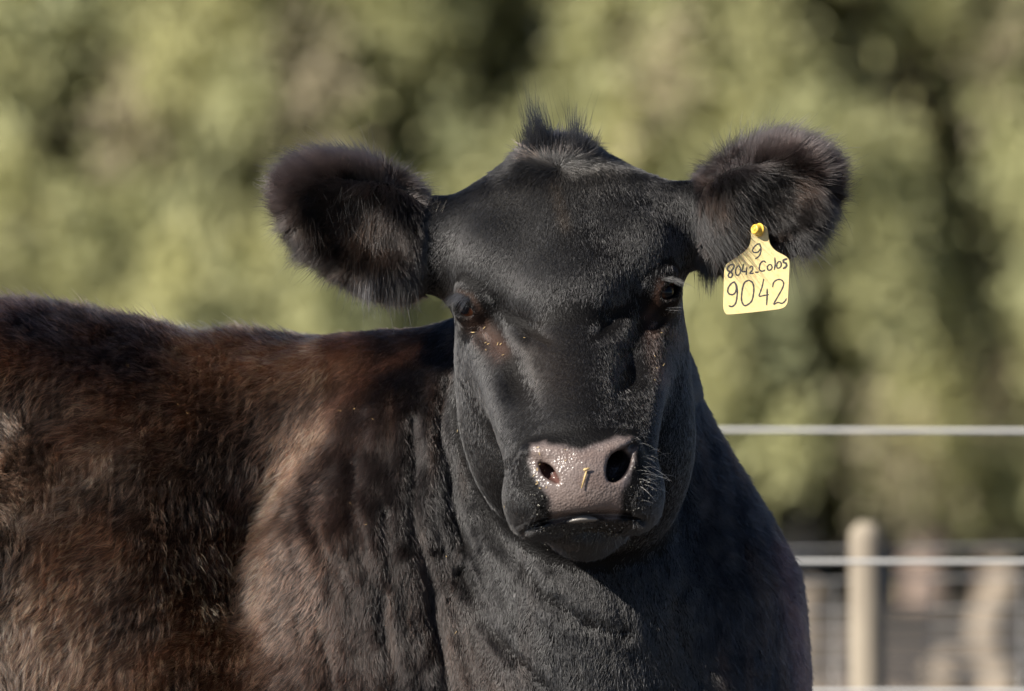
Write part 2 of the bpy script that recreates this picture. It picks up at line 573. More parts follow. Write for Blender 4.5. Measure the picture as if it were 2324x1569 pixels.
def coat_color(p, head):
    u, v = front_uv(p)
    n1 = fbm(p, 150.0, 3); n2 = fbm(p + 500, 60.0, 3); n3 = fbm(p + 900, 320.0, 2)
    black = np.array((0.0045, 0.0042, 0.0045))
    brown = np.array((0.038, 0.0175, 0.0095))
    c = np.tile(brown, (len(p), 1))
    # body: dark chocolate with blacker clouds, then painted shadow and light
    c = mixc(c, (0.011, 0.007, 0.005), smoothstep(0.35, 0.7, n1) * 0.9)
    c = mixc(c, (0.05, 0.031, 0.022), smoothstep(0.55, 0.8, n2) * 0.35)
    c = mixc(c, (0.005, 0.004, 0.005), gauss(seg_dist(u, v, [(440, 770), (330, 820), (180, 800), (60, 740)]), 60) * 0.85)  # shadow below the withers painted into the coat
    c = mixc(c, (0.007, 0.005, 0.004), gauss(seg_dist(u, v, [(760, 880), (600, 940), (520, 1060), (430, 1150)]), 90) * 0.8)  # form shadow between neck and shoulder painted into the coat
    c = mixc(c, (0.085, 0.046, 0.028), gauss(seg_dist(u, v, [(430, 800), (620, 830), (800, 815)]), 50) * 0.7)  # paler brown along the back, with the light on it painted in
    c = mixc(c, (0.10, 0.068, 0.05), gauss(seg_dist(u, v, [(60, 1180), (170, 1090), (280, 1020)]), 50) * 0.35)  # lit shoulder bulge painted as a pale streak
    c = mixc(c, (0.05, 0.032, 0.024), smoothstep(1300, 1500, v) * smoothstep(500, 100, u) * 0.35)  # light on the lower shoulder painted in
    c = mixc(c, (0.0075, 0.0045, 0.0036), smoothstep(12, 70, u - np.interp(v, [790, 835, 930, 1040, 1180, 1300, 1420, 1569], [960, 850, 740, 660, 612, 598, 590, 560])) * smoothstep(760, 860, v) * 0.85)
    # neck: reddish along its edge, sunlit ridge painted in, black towards the throat
    k = smoothstep(700, 1080, u + 0.10 * (v - 1100) + 150 * (n3 - 0.5) + 60 * (n2 - 0.5))
    k = k * (1 - 0.75 * gauss(seg_dist(u, v, [(960, 1300), (1020, 1450), (1110, 1569)]), 75))
    c = mixc(c, black * 1.15, k * (u > 600))
    rd = seg_dist(u, v, [(960, 790), (850, 835), (740, 930), (660, 1040), (612, 1180), (598, 1300), (590, 1420), (560, 1569)])
    c = mixc(c, (0.050, 0.026, 0.017), gauss(rd, 18) * (0.5 + 0.5 * n1) * smoothstep(0, 1, (p[:, 2] > -420) * 1.0))
    c = mixc(c, (0.020, 0.012, 0.009), gauss(seg_dist(u, v, [(640, 1350), (700, 1450), (760, 1569)]), 110) * 0.5)
    rt = smoothstep(1560, 1640, u) * smoothstep(820, 900, v)
    c = mixc(c, (0.0065, 0.0055, 0.006), rt * 0.8)
    stk = fbm(np.stack([p[:, 0], p[:, 1] / 9.0, p[:, 2] / 3.0], -1), 34.0, 2)
    c = mixc(c, (0.026, 0.0155, 0.011), rt * smoothstep(0.5, 0.75, stk) * 0.8)
    c = mixc(c, (0.03, 0.018, 0.013), smoothstep(820, 900, u) * smoothstep(1250, 1100, u) * smoothstep(0.5, 0.75, stk) * 0.45)
    c = mixc(c, (0.05, 0.022, 0.02), gauss(seg_dist(u, v, [(1765, 1240), (1800, 1400), (1825, 1569)]), 24) * 0.6)
    # head
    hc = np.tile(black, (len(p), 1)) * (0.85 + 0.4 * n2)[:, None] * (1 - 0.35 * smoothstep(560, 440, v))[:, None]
    hc = mixc(hc, (0.030, 0.021, 0.014), gauss(seg_dist(u, v, [(1262, 420), (1270, 460), (1283, 510)]), 14) * 0.6)
    hc = mixc(hc, (0.007, 0.0055, 0.0038), gauss(seg_dist(u, v, [(1150, 430), (1350, 400)]), 70) * 0.45)
    hc = mixc(hc, (0.013, 0.008, 0.005), gauss(seg_dist(u, v, [(1230, 800), (1250, 850)]), 60) * 0.5)
    hc = mixc(hc, (0.10, 0.058, 0.044), gauss(seg_dist(u, v, [(1078, 732), (1108, 758), (1138, 795)]), 20) * 0.55)
    hc = mixc(hc, (0.05, 0.029, 0.021), gauss(seg_dist(u, v, [(1040, 662), (1070, 672), (1095, 712), (1108, 745)]), 6) * 0.75)
    hc = mixc(hc, (0.06, 0.032, 0.022), gauss(seg_dist(u, v, [(1500, 640), (1488, 690), (1468, 720)]), 9) * 0.8)
    hc = mixc(hc, (0.085, 0.045, 0.034), gauss(seg_dist(u, v, [(1478, 730), (1480, 790), (1500, 850)]), 17) * 0.28)
    hc = mixc(hc, (0.025, 0.014, 0.009), gauss(seg_dist(u, v, [(1520, 710), (1545, 760)]), 26) * 0.6)
    L, Rr = ear_w(p)
    e = np.maximum(L, Rr)
    ec = mixc(np.tile(black, (len(p), 1)), (0.022, 0.013, 0.008), smoothstep(0.4, 0.75, n2) * 0.5)
    for (eu, ev, r, a) in ((830, 490, 55, 0.9), (760, 455, 40, 0.5), (880, 560, 40, 0.5), (1800, 420, 40, 0.7), (1640, 470, 40, 0.5), (1850, 350, 60, 0.3)):
        ec = mixc(ec, (0.022, 0.011, 0.006), np.exp(-((u - eu) ** 2 + (v - ev) ** 2) / r ** 2) * a)
    hc = hc * (1 - e[:, None]) + ec * e[:, None]
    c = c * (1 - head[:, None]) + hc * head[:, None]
    return np.clip(c, 0, 1)

def skin_attrs(p, head):
    u, v = front_uv(p)
    c = coat_color(p, head) * 0.7
    wet = np.zeros(len(p))
    pd = poly_sd(u, v, PAD)
    fr = (p[:, 2] > 300) & (v < 1215)
    inpad = smoothstep(6, -9, pd + 14 * (fbm(p, 16, 2) - 0.5)) * fr
    n = fbm(p, 30, 3)
    pc = mixc(np.tile(np.array((0.178, 0.143, 0.132)), (len(p), 1)), (0.14, 0.10, 0.088), smoothstep(0.4, 0.7, n) * 0.5)
    pc = mixc(pc, (0.08, 0.07, 0.075), gauss(pd, 9) * 0.55)
    pc = mixc(pc, (0.10, 0.085, 0.085), np.exp(-((u - 1222) ** 2 + (v - 1085) ** 2) / 26 ** 2) * 0.8)
    pc = mixc(pc, (0.09, 0.08, 0.09), np.exp(-((u - 1432) ** 2 + (v - 1090) ** 2) / 20 ** 2) * 0.8)
    c = c * (1 - inpad[:, None]) + pc * inpad[:, None]
    # inside of the nostrils
    nostril = smoothstep(9, 2, -carve_nostril(p) * -1)
    h = HL(p)
    deep = (carve_nostril(p) < 5) & (p[:, 2] > 300)
    dcol = np.where(h[:, [0]] > 0, np.array([[0.012, 0.010, 0.012]]), np.array([[0.09, 0.048, 0.042]]))
    edge = np.clip((-poly_field_front(p)) / 10.0, 0, 1) * deep
    c = c * (1 - edge[:, None]) + dcol * edge[:, None]
    wet = np.maximum(inpad * 0.85, wet)
    wet = np.maximum(wet, gauss(seg_dist(u, v, [(1195, 1195), (1250, 1200), (1330, 1205), (1420, 1200), (1480, 1170)]), 22) * fr)
    return c, wet, inpad

def carve_nostril(p):
    return nostrils(HL(p))
def poly_field_front(p):
    return head_field(p)      # negative below the uncarved skin

# ------------------------------------------------------------------ the cow
cow = bpy.data.objects.new('cow', None); link(cow)
cow.location = (-0.3, 0.3, 0.0)
tag(cow, 'black and brown cow with furry ears and a pinkish-brown wet nose', 'cow')
COW_OFF = np.array(cow.location)

V, F = build_surface(6.0)
for _ in range(2):
    g = grad(V)
    dd = field_safe(V)
    V = V - np.clip(dd, -8, 8)[:, None] * g / np.maximum((g ** 2).sum(-1, keepdims=True), 0.05)
G = grad(V)
Nrm = G / np.maximum(np.linalg.norm(G, axis=1, keepdims=True), 1e-6)
head_v = is_head(V)
head_v = np.maximum(head_v, np.maximum(*ear_w(V)))
col_v, wet_v, pad_v = skin_attrs(V, head_v)
body = mesh_obj('body', to_world(V) - COW_OFF, F, m_hide, cow)
def add_attr(me, name, arr, kind='FLOAT_COLOR', dom='POINT'):
    a = me.attributes.new(name, kind, dom)
    if kind == 'FLOAT_COLOR':
        c4 = np.ones((len(arr), 4), dtype=np.float32); c4[:, :3] = arr
        a.data.foreach_set('color', c4.ravel())
    else:
        a.data.foreach_set('value', np.asarray(arr, dtype=np.float32))
add_attr(body.data, 'coat', col_v)
add_attr(body.data, 'wet', wet_v, 'FLOAT')

# ------------------------------------------------------------------ fur
def tangent(n, f):
    f = f - n * (f * n).sum(-1, keepdims=True)
    return f / np.maximum(np.linalg.norm(f, axis=1, keepdims=True), 1e-6)

def unit(a):
    return a / np.maximum(np.linalg.norm(a, axis=-1, keepdims=True), 1e-9)

EAR_C = {-1: Q(815, 505, -30), 1: Q(1732, 470, -30)}

def coat_style(p, n, head):
    """length, lift, flow, clump cell, clump strength, noise, keep density (hairs per square unit)"""
    u, v = front_uv(p)
    N = len(p)
    h = HL(p)
    L, Rr = ear_w(p); ear = np.maximum(L, Rr)
    flow = np.zeros((N, 3))
    # body: backwards and down
    flow[:, 0] = -0.55; flow[:, 1] = -0.75; flow[:, 2] = 0.1
    bl = smoothstep(560, 900, u)[:, None]                # neck: mostly down
    flow = flow * (1 - bl) + np.array((-0.10, -1.0, 0.0)) * bl
    rb = smoothstep(1350, 1550, u)[:, None]
    flow = flow * (1 - rb) + np.array((0.12, -1.0, 0.0)) * rb
    # swirl on the body
    sw = (fbm(p, 260, 2) - 0.5)[:, None] * (1 - bl)
    flow = flow + sw * np.array((2.2, 1.2, 0))
    length = 30 - 8 * smoothstep(560, 800, u) - 9 * smoothstep(900, 1080, u)
    lift = 0.42 - 0.2 * smoothstep(560, 800, u) - 0.08 * smoothstep(900, 1080, u)
    dens = 0.20 + 0.12 * smoothstep(560, 900, u)
    clump = 0.5 - 0.42 * smoothstep(560, 800, u)
    eg = smoothstep(1560, 1640, u)
    lift = lift + 0.2 * eg; length = length + 6 * eg
    # head
    s = np.sign(h[:, 0])
    up = smoothstep(320, 425, h[:, 1] + 50 * (fbm(p, 60, 2) - 0.5))[:, None]
    an_ = math.pi * up[:, 0]
    fl = np.stack([0.30 * np.minimum(h[:, 0], 40) / 150 - 0.18 + 0.12 * np.maximum(h[:, 0] - 40, 0) / 150, -np.ones(N), 0.25 * np.ones(N)], -1)
    fu = np.stack([0.55 * h[:, 0] / 150, np.ones(N) * 0.8, -0.3 * np.ones(N)], -1)
    sg_ = np.tanh(h[:, 0] / 35.0)
    fw = np.stack([sg_ * np.sin(an_) * 1.2, -np.cos(an_), 0 * an_], -1)
    hf = fl * (1 - up) + fu * up + fw * (np.sin(an_) * 1.5)[:, None]
    hl = 13 + 3 * smoothstep(230, 330, h[:, 1]) - 3 * smoothstep(-100, -250, h[:, 1])
    hw = (head * (1 - ear))[:, None]
    flow = flow * (1 - hw) + hf * hw
    length = length * (1 - hw[:, 0]) + hl * hw[:, 0]
    lift = lift * (1 - hw[:, 0]) + (0.07 + 0.15 * smoothstep(300, 350, h[:, 1])) * hw[:, 0]
    dens = dens * (1 - hw[:, 0]) + 0.42 * hw[:, 0]
    clump = clump * (1 - hw[:, 0]) + 0.0 * hw[:, 0]
    # poll hair
    pw = smoothstep(345, 400, h[:, 1]) * head * smoothstep(110, 70, np.abs(h[:, 0]))
    length = length + 10 * pw
    lift = lift + 0.15 * pw; clump = clump + 0.4 * pw
    # lower face and chin
    cw = smoothstep(-390, -440, h[:, 1]) * head * (p[:, 2] > 150)
    length = length + 5 * cw; lift = lift + 0.15 * cw
    # ears
    for sg, w in ((-1, L), (1, Rr)):
        r = p - EAR_C[sg]
        ef = unit(r * np.array((1, 1, 0.3)))
        ang = r[:, 1]
        ex = np.abs(p[:, 0] - EAR_C[sg][0]) / 150.0
        inner = (n[:, 2] > 0.2) * ((r[:, 0] / 150) ** 2 + (r[:, 1] / 95) ** 2 < 1.0)
        f2 = np.where(inner[:, None], np.array((0.62 * sg, -0.62, 0.4)) + 0.5 * ef, ef + np.array((0.25 * sg, 0.0, 0.12)))
        f2[:, 1] -= np.where((r[:, 1] < 0), 0.25, 0)
        root = smoothstep(150, 70, np.abs(p[:, 0] - EAR_C[sg][0])) + (sg * r[:, 0] > 0)
        root = np.clip(root, 0, 1)
        ln = np.where(inner, 54, 40 + 16 * smoothstep(-0.3, 0.7, unit(r)[:, 1]))
        ln = ln * (0.42 + 0.58 * root)
        flow = flow * (1 - w[:, None]) + f2 * w[:, None]
        length = length * (1 - w) + ln * w
        lift = lift * (1 - w) + np.where(inner, 0.45, 0.55) * w
        dens = dens * (1 - w) + np.where(inner, 0.30, 0.42) * w
        clump = clump * (1 - w) + 0.75 * w
    return length, lift, flow, clump, dens, ear

def make_curves(name, pts, radius, tint, mat, parent, tip=0.15):
    """pts (n, m, 3) in metres"""
    n, m = pts.shape[:2]
    hc = bpy.data.hair_curves.new(name)
    hc.add_curves([m] * n)
    hc.points.foreach_set('position', (pts - COW_OFF).astype(np.float32).ravel())
    prof = 1 - (1 - tip) * np.linspace(0, 1, m) ** 1.5
    rr = (np.asarray(radius).reshape(-1, 1) * prof[None]).astype(np.float32)
    if rr.shape[0] == 1: rr = np.repeat(rr, n, 0)
    at = hc.attributes.get('radius') or hc.attributes.new('radius', 'FLOAT', 'POINT')
    at.data.foreach_set('value', rr.ravel())
    a = hc.attributes.new('tint', 'FLOAT_COLOR', 'CURVE')
    c4 = np.ones((n, 4), dtype=np.float32); c4[:, :3] = tint
    a.data.foreach_set('color', c4.ravel())
    hc.materials.append(mat)
    o = bpy.data.objects.new(name, hc)
    return link(o, parent)

def grow(p, n, flow, length, lift, clump, cell, rng, M=5, curl=0.15, droop=0.0, na=1.0):
    """p,n in sculpt units; returns (N,M,3)"""
    t = tangent(n, flow)
    side = np.cross(n, t)
    j = rng.normal(0, 1, (len(p), 3))
    # tuft direction noise shared by neighbours
    nx = (fbm(p, cell * 1.6, 2) - 0.5) * 2.2; ny = (fbm(p + 777, cell * 1.6, 2) - 0.5) * 1.6
    nx = nx * na; ny = ny * na
    t = unit(t + side * (nx * 0.8 + j[:, 0] * curl)[:, None])
    lf = np.clip(lift * (1 + 0.5 * ny) + 0.10 * j[:, 1] * lift * 2, 0.04, 1.2)[:, None]
    d0 = unit(n * np.sin(np.minimum(lf * 1.5, 1.5)) + t * np.cos(np.minimum(lf * 1.5, 1.5)))
    d1 = unit(n * np.sin(lf * 0.7) + t * np.cos(lf * 0.7) + np.array((0, -droop, 0)))
    ln = (length * np.exp(rng.normal(0, np.where(length > 23, 0.26, 0.22))))[:, None]
    cs = np.maximum(cell, 1)
    ci = np.floor(p / cs)
    hsh = np.stack([np.mod(np.sin(ci @ np.array([12.9898, 78.233, 37.719]) + k * 4.1) * 43758.5453, 1) for k in range(3)], -1)
    C = (ci + 0.2 + 0.6 * hsh) * cs - p
    C = C - n * (C * n).sum(-1, keepdims=True)
    out = np.empty((len(p), M, 3))
    for k in range(M):
        s = k / (M - 1)
        q = p - n * 1.0 + ln * (d0 * s * (1 - 0.5 * s) + d1 * 0.5 * s * s)
        q = q + C * (np.asarray(clump) * s ** 1.1)[:, None]
        q = q + side * (np.sin(s * 3 + j[:, 2] * 3)[:, None] * ln * 0.035)
        out[:, k] = q
    return out

rng = np.random.RandomState(11)
def sample_surface():
    A, B_, C_, D_ = V[F[:, 0]], V[F[:, 1]], V[F[:, 2]], V[F[:, 3]]
    cen = (A + B_ + C_ + D_) / 4
    ar = 0.5 * np.linalg.norm(np.cross(C_ - A, D_ - B_), axis=1)
    nf = unit(Nrm[F].sum(1))
    hf = head_v[F].mean(1)
    u, v = front_uv(cen)
    ear = np.maximum(*ear_w(cen))
    # the part of the animal that can be seen from about here
    vis = (u > -900) & (u < 2100) & (v < 2300) & ((nf[:, 2] > -0.25) | (ear > 0.3) | ((v < 420) & (cen[:, 2] > -300)))
    vis &= (cen[:, 2] > -950)
    hid = (nf[:, 2] < 0.05) & (u > 1100) & (u < 1500) & (v > 640) & (cen[:, 2] < -100)
    vis &= ~hid
    idx = np.nonzero(vis)[0]
    _, _, _, _, dens, _ = coat_style(cen[idx], nf[idx], hf[idx])
    dens = dens * (1 - 0.5 * smoothstep(-100, -300, u[idx])) * (1 - 0.5 * smoothstep(1650, 1850, v[idx]))
    cnt = rng.poisson(ar[idx] * dens * FUR_DENS)
    fi = np.repeat(idx, cnt)
    a = rng.rand(len(fi))[:, None]; b = rng.rand(len(fi))[:, None]
    q = F[fi]
    def lerp(X):
        return (X[q[:, 0]] * (1 - a) * (1 - b) + X[q[:, 1]] * a * (1 - b) + X[q[:, 2]] * a * b + X[q[:, 3]] * (1 - a) * b)
    P = lerp(V); N_ = unit(lerp(Nrm))
    H_ = lerp(head_v[:, None])[:, 0]
    return P, N_, H_

FUR_DENS = 1.0
P, N_, H_ = sample_surface()
u, v = front_uv(P)
pd = poly_sd(u, v, PAD)
bare = ((pd < 2 - 12 * rng.rand(len(P)) ** 2 + 16 * (fbm(P, 16, 2) - 0.5)) & (P[:, 2] > 300) & (v < 1210))
hh = HL(P)
for s in (-1, 1):
    bare |= np.sqrt(((hh - np.array(EYES[s])) ** 2).sum(-1)) < EYE_R + 3
bare |= (carve_nostril(P) < 5) & (P[:, 2] > 300)
bare |= (np.abs(hh[:, 1] + 420 + 12 * (hh[:, 0] / 110) ** 2) < 7) & (P[:, 2] > 320) & (np.abs(hh[:, 0]) < 120)
P, N_, H_, u, v = P[~bare], N_[~bare], H_[~bare], u[~bare], v[~bare]
length, lift, flow, clump, dens, ear = coat_style(P, N_, H_)
hh = HL(P)
tint = coat_color(P, H_) * np.exp(rng.normal(0, 0.35, (len(P), 1)))
length = np.where((ear > 0.5) & (u > 1640) & (u < 1800) & (v > 485) & (v < 680), np.minimum(length, 22), length)
near_pad = (poly_sd(u, v, PAD) < 26) & (P[:, 2] > 300)
length = np.where(near_pad, 7, length)
eye_d = np.min([np.sqrt(((hh - np.array(EYES[s])) ** 2).sum(-1)) for s in (-1, 1)], axis=0)
length = np.where(eye_d < EYE_R + 30, np.where(eye_d < EYE_R + 12, 4.5, 8), length)
print('hairs', len(P))
ek = ear > 0.5
# light on the ear rims, painted as a paler tint towards the top
for sg in (-1, 1):
    r_ = P - EAR_C[sg]
    rim = smoothstep(0.75, 1.15, np.sqrt((r_[:, 0] / 160) ** 2 + (r_[:, 1] / 100) ** 2)) * ek * (np.sign(P[:, 0] - 1162) == sg)
    rim = rim * (0.35 + 0.65 * smoothstep(-60, 60, r_[:, 1]))
    tint = mixc(tint, (0.034, 0.026, 0.025), rim * 0.8)
# coarser guard hairs, with their glints painted in as a paler tint
gd = rng.rand(len(P)) < np.where(length > 23, 0.10, 0.09)
gl_ = gd & (length > 23) & ~ek
tint[gl_] = np.clip(tint[gl_] * 2.6 + np.array((0.022, 0.0125, 0.008)), 0, 0.3)
gs_ = gd & (length <= 30)
tint[gs_] = np.clip(tint[gs_] * 2.4 + 0.007, 0, 0.2)
length = length * np.where(gd & (length > 23) & ~ek, 1.25, 1.0)
lift = lift * np.where(gd & ~ek, 1.5, 1.0)
L_ = ek & (P[:, 0] < 1162); R_ = ek & (P[:, 0] > 1162); B_ = ~ek
rad = lambda l: np.where(l > 30, 0.00019, 0.00020)
bd_ = B_ & (H_ < 0.5) & (u < 930 + 260 * rng.rand(len(P)))
fc_ = B_ & ~bd_
for nm, m_, mt, cell, cu, dr in (('fur', fc_, m_fur, 22, 0.16, 0.0), ('body_fur', bd_, m_fur_body, 22, 0.16, 0.0), ('ear_fur', L_, m_fur_long, 20, 0.22, 0.12), ('ear_fur', R_, m_fur_long, 20, 0.22, 0.12)):
    pts = grow(P[m_], N_[m_], flow[m_], length[m_], lift[m_], clump[m_], cell, rng, 6 if nm == 'ear_fur' else 4, cu, dr, 1.0 if nm == 'ear_fur' else (1 - 0.78 * H_[m_]))
    make_curves(nm, to_world(pts), rad(length[m_]) * np.where(gd[m_], 1.9, 1.0), tint[m_], mt, cow)
# ------------------------------------------------------------------ small parts of the cow
def on_skin(u, v, d0=560.0, lim=-700.0, ear=False):
    """follow the sight line (u, v) from the front to the animal's surface (sculpt units)"""
    u = np.atleast_1d(np.asarray(u, float)); v = np.atleast_1d(np.asarray(v, float))
    d = np.full(u.shape, d0)
    for _ in range(70):
        s = (9.0 - d * K) / 9.0
        p = np.stack([1162 + (u - 1162) * s, (784.5 - v) * s, d], -1)
        f = field_safe(p)
        d = np.maximum(d - np.clip(f * 0.7, -20, 40), lim)
    s = (9.0 - d * K) / 9.0
    p = np.stack([1162 + (u - 1162) * s, (784.5 - v) * s, d], -1)
    return p, unit(grad(p))

def lathe(profile, seg=32):
    vs, fs = [], []
    n = len(profile)
    for (r, z) in profile:
        for k in range(seg):
            a = 2 * math.pi * k / seg
            vs.append((r * math.cos(a), r * math.sin(a), z))
    for i in range(n - 1):
        for k in range(seg):
            k2 = (k + 1) % seg
            fs.append((i * seg + k, i * seg + k2, (i + 1) * seg + k2, (i + 1) * seg + k))
    fs.append(tuple(range(seg))[::-1])
    fs.append(tuple((n - 1) * seg + k for k in range(seg)))
    return vs, fs

# eyes: a dark brown ball with a wide dark pupil, wet
m_eye, nt, nd, lk, bs = new_mat('wet_eye')
tc = nd.new('ShaderNodeTexCoord')
sx = nd.new('ShaderNodeSeparateXYZ'); lk.new(tc.outputs['Object'], sx.inputs[0])
mrz = nd.new('ShaderNodeMapRange'); lk.new(sx.outputs['Z'], mrz.inputs[0])
mrz.inputs[1].default_value = 0.35 * EYE_R * K; mrz.inputs[2].default_value = EYE_R * K
c_ = ramp(nt, mrz.outputs[0], [(0.0, (0.02, 0.012, 0.009)), (0.28, (0.05, 0.03, 0.02)), (0.36, (0.11, 0.045, 0.02)),
                              (0.66, (0.06, 0.02, 0.010)), (0.80, (0.004, 0.004, 0.006)), (1.0, (0.003, 0.004, 0.007))])
lk.new(c_, bs.inputs['Base Color'])
bs.inputs['Roughness'].default_value = 0.04
bs.inputs['Specular IOR Level'].default_value = 0.22
for s in (-1, 1):
    e = np.array(EYES[s])
    bm = bmesh.new(); bmesh.ops.create_uvsphere(bm, u_segments=48, v_segments=32, radius=(EYE_R - 2) * K)
    # cornea bulge along +Z
    for vt in bm.verts:
        c = vt.co.z / (EYE_R * K)
        if c > 0.8: vt.co *= 1 + 0.10 * (c - 0.8) / 0.2
    for f in bm.faces: f.smooth = True
    me = bpy.data.meshes.new('eye'); bm.to_mesh(me); bm.free(); me.materials.append(m_eye)
    o = bpy.data.objects.new('eye', me); link(o, cow)
    x = e[0] * HC - e[1] * HS + H0[0]; y = e[0] * HS + e[1] * HC + 784.5 - H0[1]
    o.location = to_world(np.array([x, y, e[2]])) - COW_OFF
    gz = Vector((0.72 * s, -0.69, -0.04))
    o.rotation_euler = gz.to_track_quat('Z', 'Y').to_euler()

rng2 = np.random.RandomState(5)
def wisp(name, uv0, dirs, n, length, spread, tint, radius, parent=cow, M=7, bend=(0, 0, 0), mat=m_fur_long, jit=8, lenvar=0.25, clumpc=0.0):
    """hairs rooted on the skin along a polyline, leaving in a given direction"""
    pl = np.array(uv0, float)
    t = rng2.rand(n) * (len(pl) - 1); i = np.minimum(t.astype(int), len(pl) - 2); f = (t - i)[:, None]
    uv = pl[i] * (1 - f) + pl[i + 1] * f + rng2.normal(0, jit, (n, 2))
    if 1500 < uv[:, 0].mean():
        b_ = (uv[:, 0] > 1665) & (uv[:, 0] < 1775) & (uv[:, 1] > 470)
        uv[b_, 0] = 1640 - rng2.rand(b_.sum()) * 60
    p, nn = on_skin(uv[:, 0], uv[:, 1])
    ok_ = np.abs(field_safe(p)) < 4
    p, nn, n = p[ok_], nn[ok_], int(ok_.sum()); i, f = i[ok_], f[ok_]
    dd = np.array(dirs, float)
    if dd.ndim == 1: dd = np.tile(dd, (n, 1))
    else: dd = dd[i] * (1 - f) + dd[np.minimum(i + 1, len(dd) - 1)] * f
    dr = unit(dd + rng2.normal(0, spread, (n, 3)))
    ln = length * np.exp(rng2.normal(0, lenvar, n))[:, None]
    out = np.empty((n, M, 3))
    mid = p.mean(0)
    for k in range(M):
        s = k / (M - 1)
        q = p - nn * 1.5 + dr * ln * s + np.array(bend) * ln * s * s
        tgt = mid + unit(dd.mean(0)) * length * s + np.array(bend) * length * s * s
        q = q + (tgt - q) * clumpc * s
        out[:, k] = q
    tt = np.tile(np.array(tint), (n, 1)) * np.exp(rng2.normal(0, 0.35, (n, 1)))
    return to_world(out), np.full(n, radius), tt

def join_hair(name, lst, mat, parent=cow):
    # all share a point count
    make_curves(name, np.concatenate([a for a, _, _ in lst]), np.concatenate([b for _, b, _ in lst]),
                np.concatenate([c for _, _, c in lst]), mat, parent)

# eyelashes
gl = (0.05, 0.052, 0.058)
join_hair('eyelashes', [wisp('', [(1036, 664), (1052, 668), (1066, 676)], [(-0.8, -0.42, 0.4), (-0.75, -0.5, 0.5), (-0.6, -0.55, 0.6)], 110, 40, 0.16, gl, 0.00018, bend=(0, -0.25, 0), jit=3)], m_whisker)
join_hair('eyelashes', [wisp('', [(1500, 633), (1515, 630), (1532, 634)], [(0.8, -0.1, 0.6), (0.85, -0.12, 0.5), (0.9, -0.2, 0.3)], 34, 46, 0.12, (0.010, 0.0102, 0.011), 0.00012, bend=(0.0, -0.28, 0), jit=3, clumpc=0.35),
                        wisp('', [(1505, 705), (1530, 700)], (0.9, -0.05, 0.3), 18, 28, 0.2, gl, 0.00012, jit=2)], m_whisker)

# forelock: two spiky tufts and short loose hair on the poll
bk = (0.006, 0.006, 0.007)
fl = [wisp('', [(1190, 350), (1225, 338), (1252, 343)], [(-0.32, 0.95, 0.1), (-0.22, 1, 0.1), (0.02, 1, 0.1)], 420, 52, 0.16, bk, 0.00021, jit=7, lenvar=0.22, clumpc=0.15),
      wisp('', [(1203, 343), (1216, 338)], (-0.10, 1, 0.12), 170, 98, 0.17, bk, 0.00016, jit=9, lenvar=0.3, clumpc=0.2),
      wisp('', [(1238, 338), (1252, 340)], (-0.34, 1, 0.12), 180, 100, 0.14, bk, 0.00016, jit=8, lenvar=0.3, clumpc=0.3),
      wisp('', [(1298, 340), (1314, 341)], (0.02, 1, 0.1), 200, 80, 0.18, bk, 0.00016, jit=10, lenvar=0.3, clumpc=0.25),
      wisp('', [(1290, 335), (1325, 335), (1345, 345)], [(0.0, 1, 0.1), (0.2, 1, 0.1), (0.5, 0.9, 0.1)], 330, 36, 0.2, bk, 0.0002, jit=7),
      wisp('', [(1250, 335), (1290, 338)], (0.1, 1, 0.1), 260, 34, 0.35, bk, 0.0002, jit=9),
      wisp('', [(1180, 350), (1340, 350)], (0.0, 1, 0.2), 60, 74, 0.25, bk, 0.00010, jit=8)]
join_hair('forelock', fl, m_fur_long)

# long hair inside and below the ears
dk = (0.008, 0.0078, 0.0083)
el = [wisp('', [(780, 430), (850, 500), (900, 540)], [(0.1, -0.9, 0.6), (-0.2, -0.9, 0.6), (0.1, -0.9, 0.5)], 900, 62, 0.28, dk, 0.00018, jit=34),
      wisp('', [(860, 500), (850, 560)], (-0.30, -0.95, 0.35), 260, 105, 0.10, (0.045, 0.044, 0.047), 0.0002, bend=(0.12, -0.25, 0), jit=10, clumpc=0.25),
      wisp('', [(930, 610), (870, 640), (800, 610)], [(0.1, -1, 0.25), (0, -1, 0.25), (-0.2, -1, 0.2)], 420, 62, 0.14, dk, 0.00019, jit=12),
      wisp('', [(905, 655), (930, 660)], (0.05, -1, 0.1), 90, 62, 0.10, dk, 0.0002, jit=10, clumpc=0.3),
      wisp('', [(940, 430), (980, 470), (1000, 480)], (0.1, 1, 0.2), 30, 40, 0.3, (0.08, 0.065, 0.045), 0.0001, jit=8),
      wisp('', [(880, 460), (820, 430), (760, 420)], (-0.4, 0.75, 0.6), 380, 46, 0.25, dk, 0.00018, jit=26)]
join_hair('ear_tufts', el, m_fur_long)
er = [wisp('', [(1640, 440), (1720, 430), (1800, 420)], [(0.3, -0.85, 0.6), (0.4, -0.8, 0.6), (0.2, -0.9, 0.5)], 700, 56, 0.28, dk, 0.00018, jit=26),
      wisp('', [(1600, 470), (1680, 480), (1720, 520)], [(0.3, -0.9, 0.35), (0.55, -0.8, 0.4), (0.5, -0.8, 0.3)], 700, 84, 0.16, dk, 0.00019, jit=22),
      wisp('', [(1590, 590), (1620, 600)], (0.02, -1, 0.15), 160, 66, 0.12, dk, 0.00018, jit=10, clumpc=0.3),
      wisp('', [(1740, 500), (1800, 540), (1820, 500)], (0.45, -0.75, 0.3), 380, 66, 0.18, dk, 0.00018, jit=18),
      wisp('', [(1780, 560), (1820, 560)], (0.25, -1, 0.1), 120, 66, 0.18, dk, 0.00016, jit=12)]
join_hair('ear_tufts', er, m_fur_long)

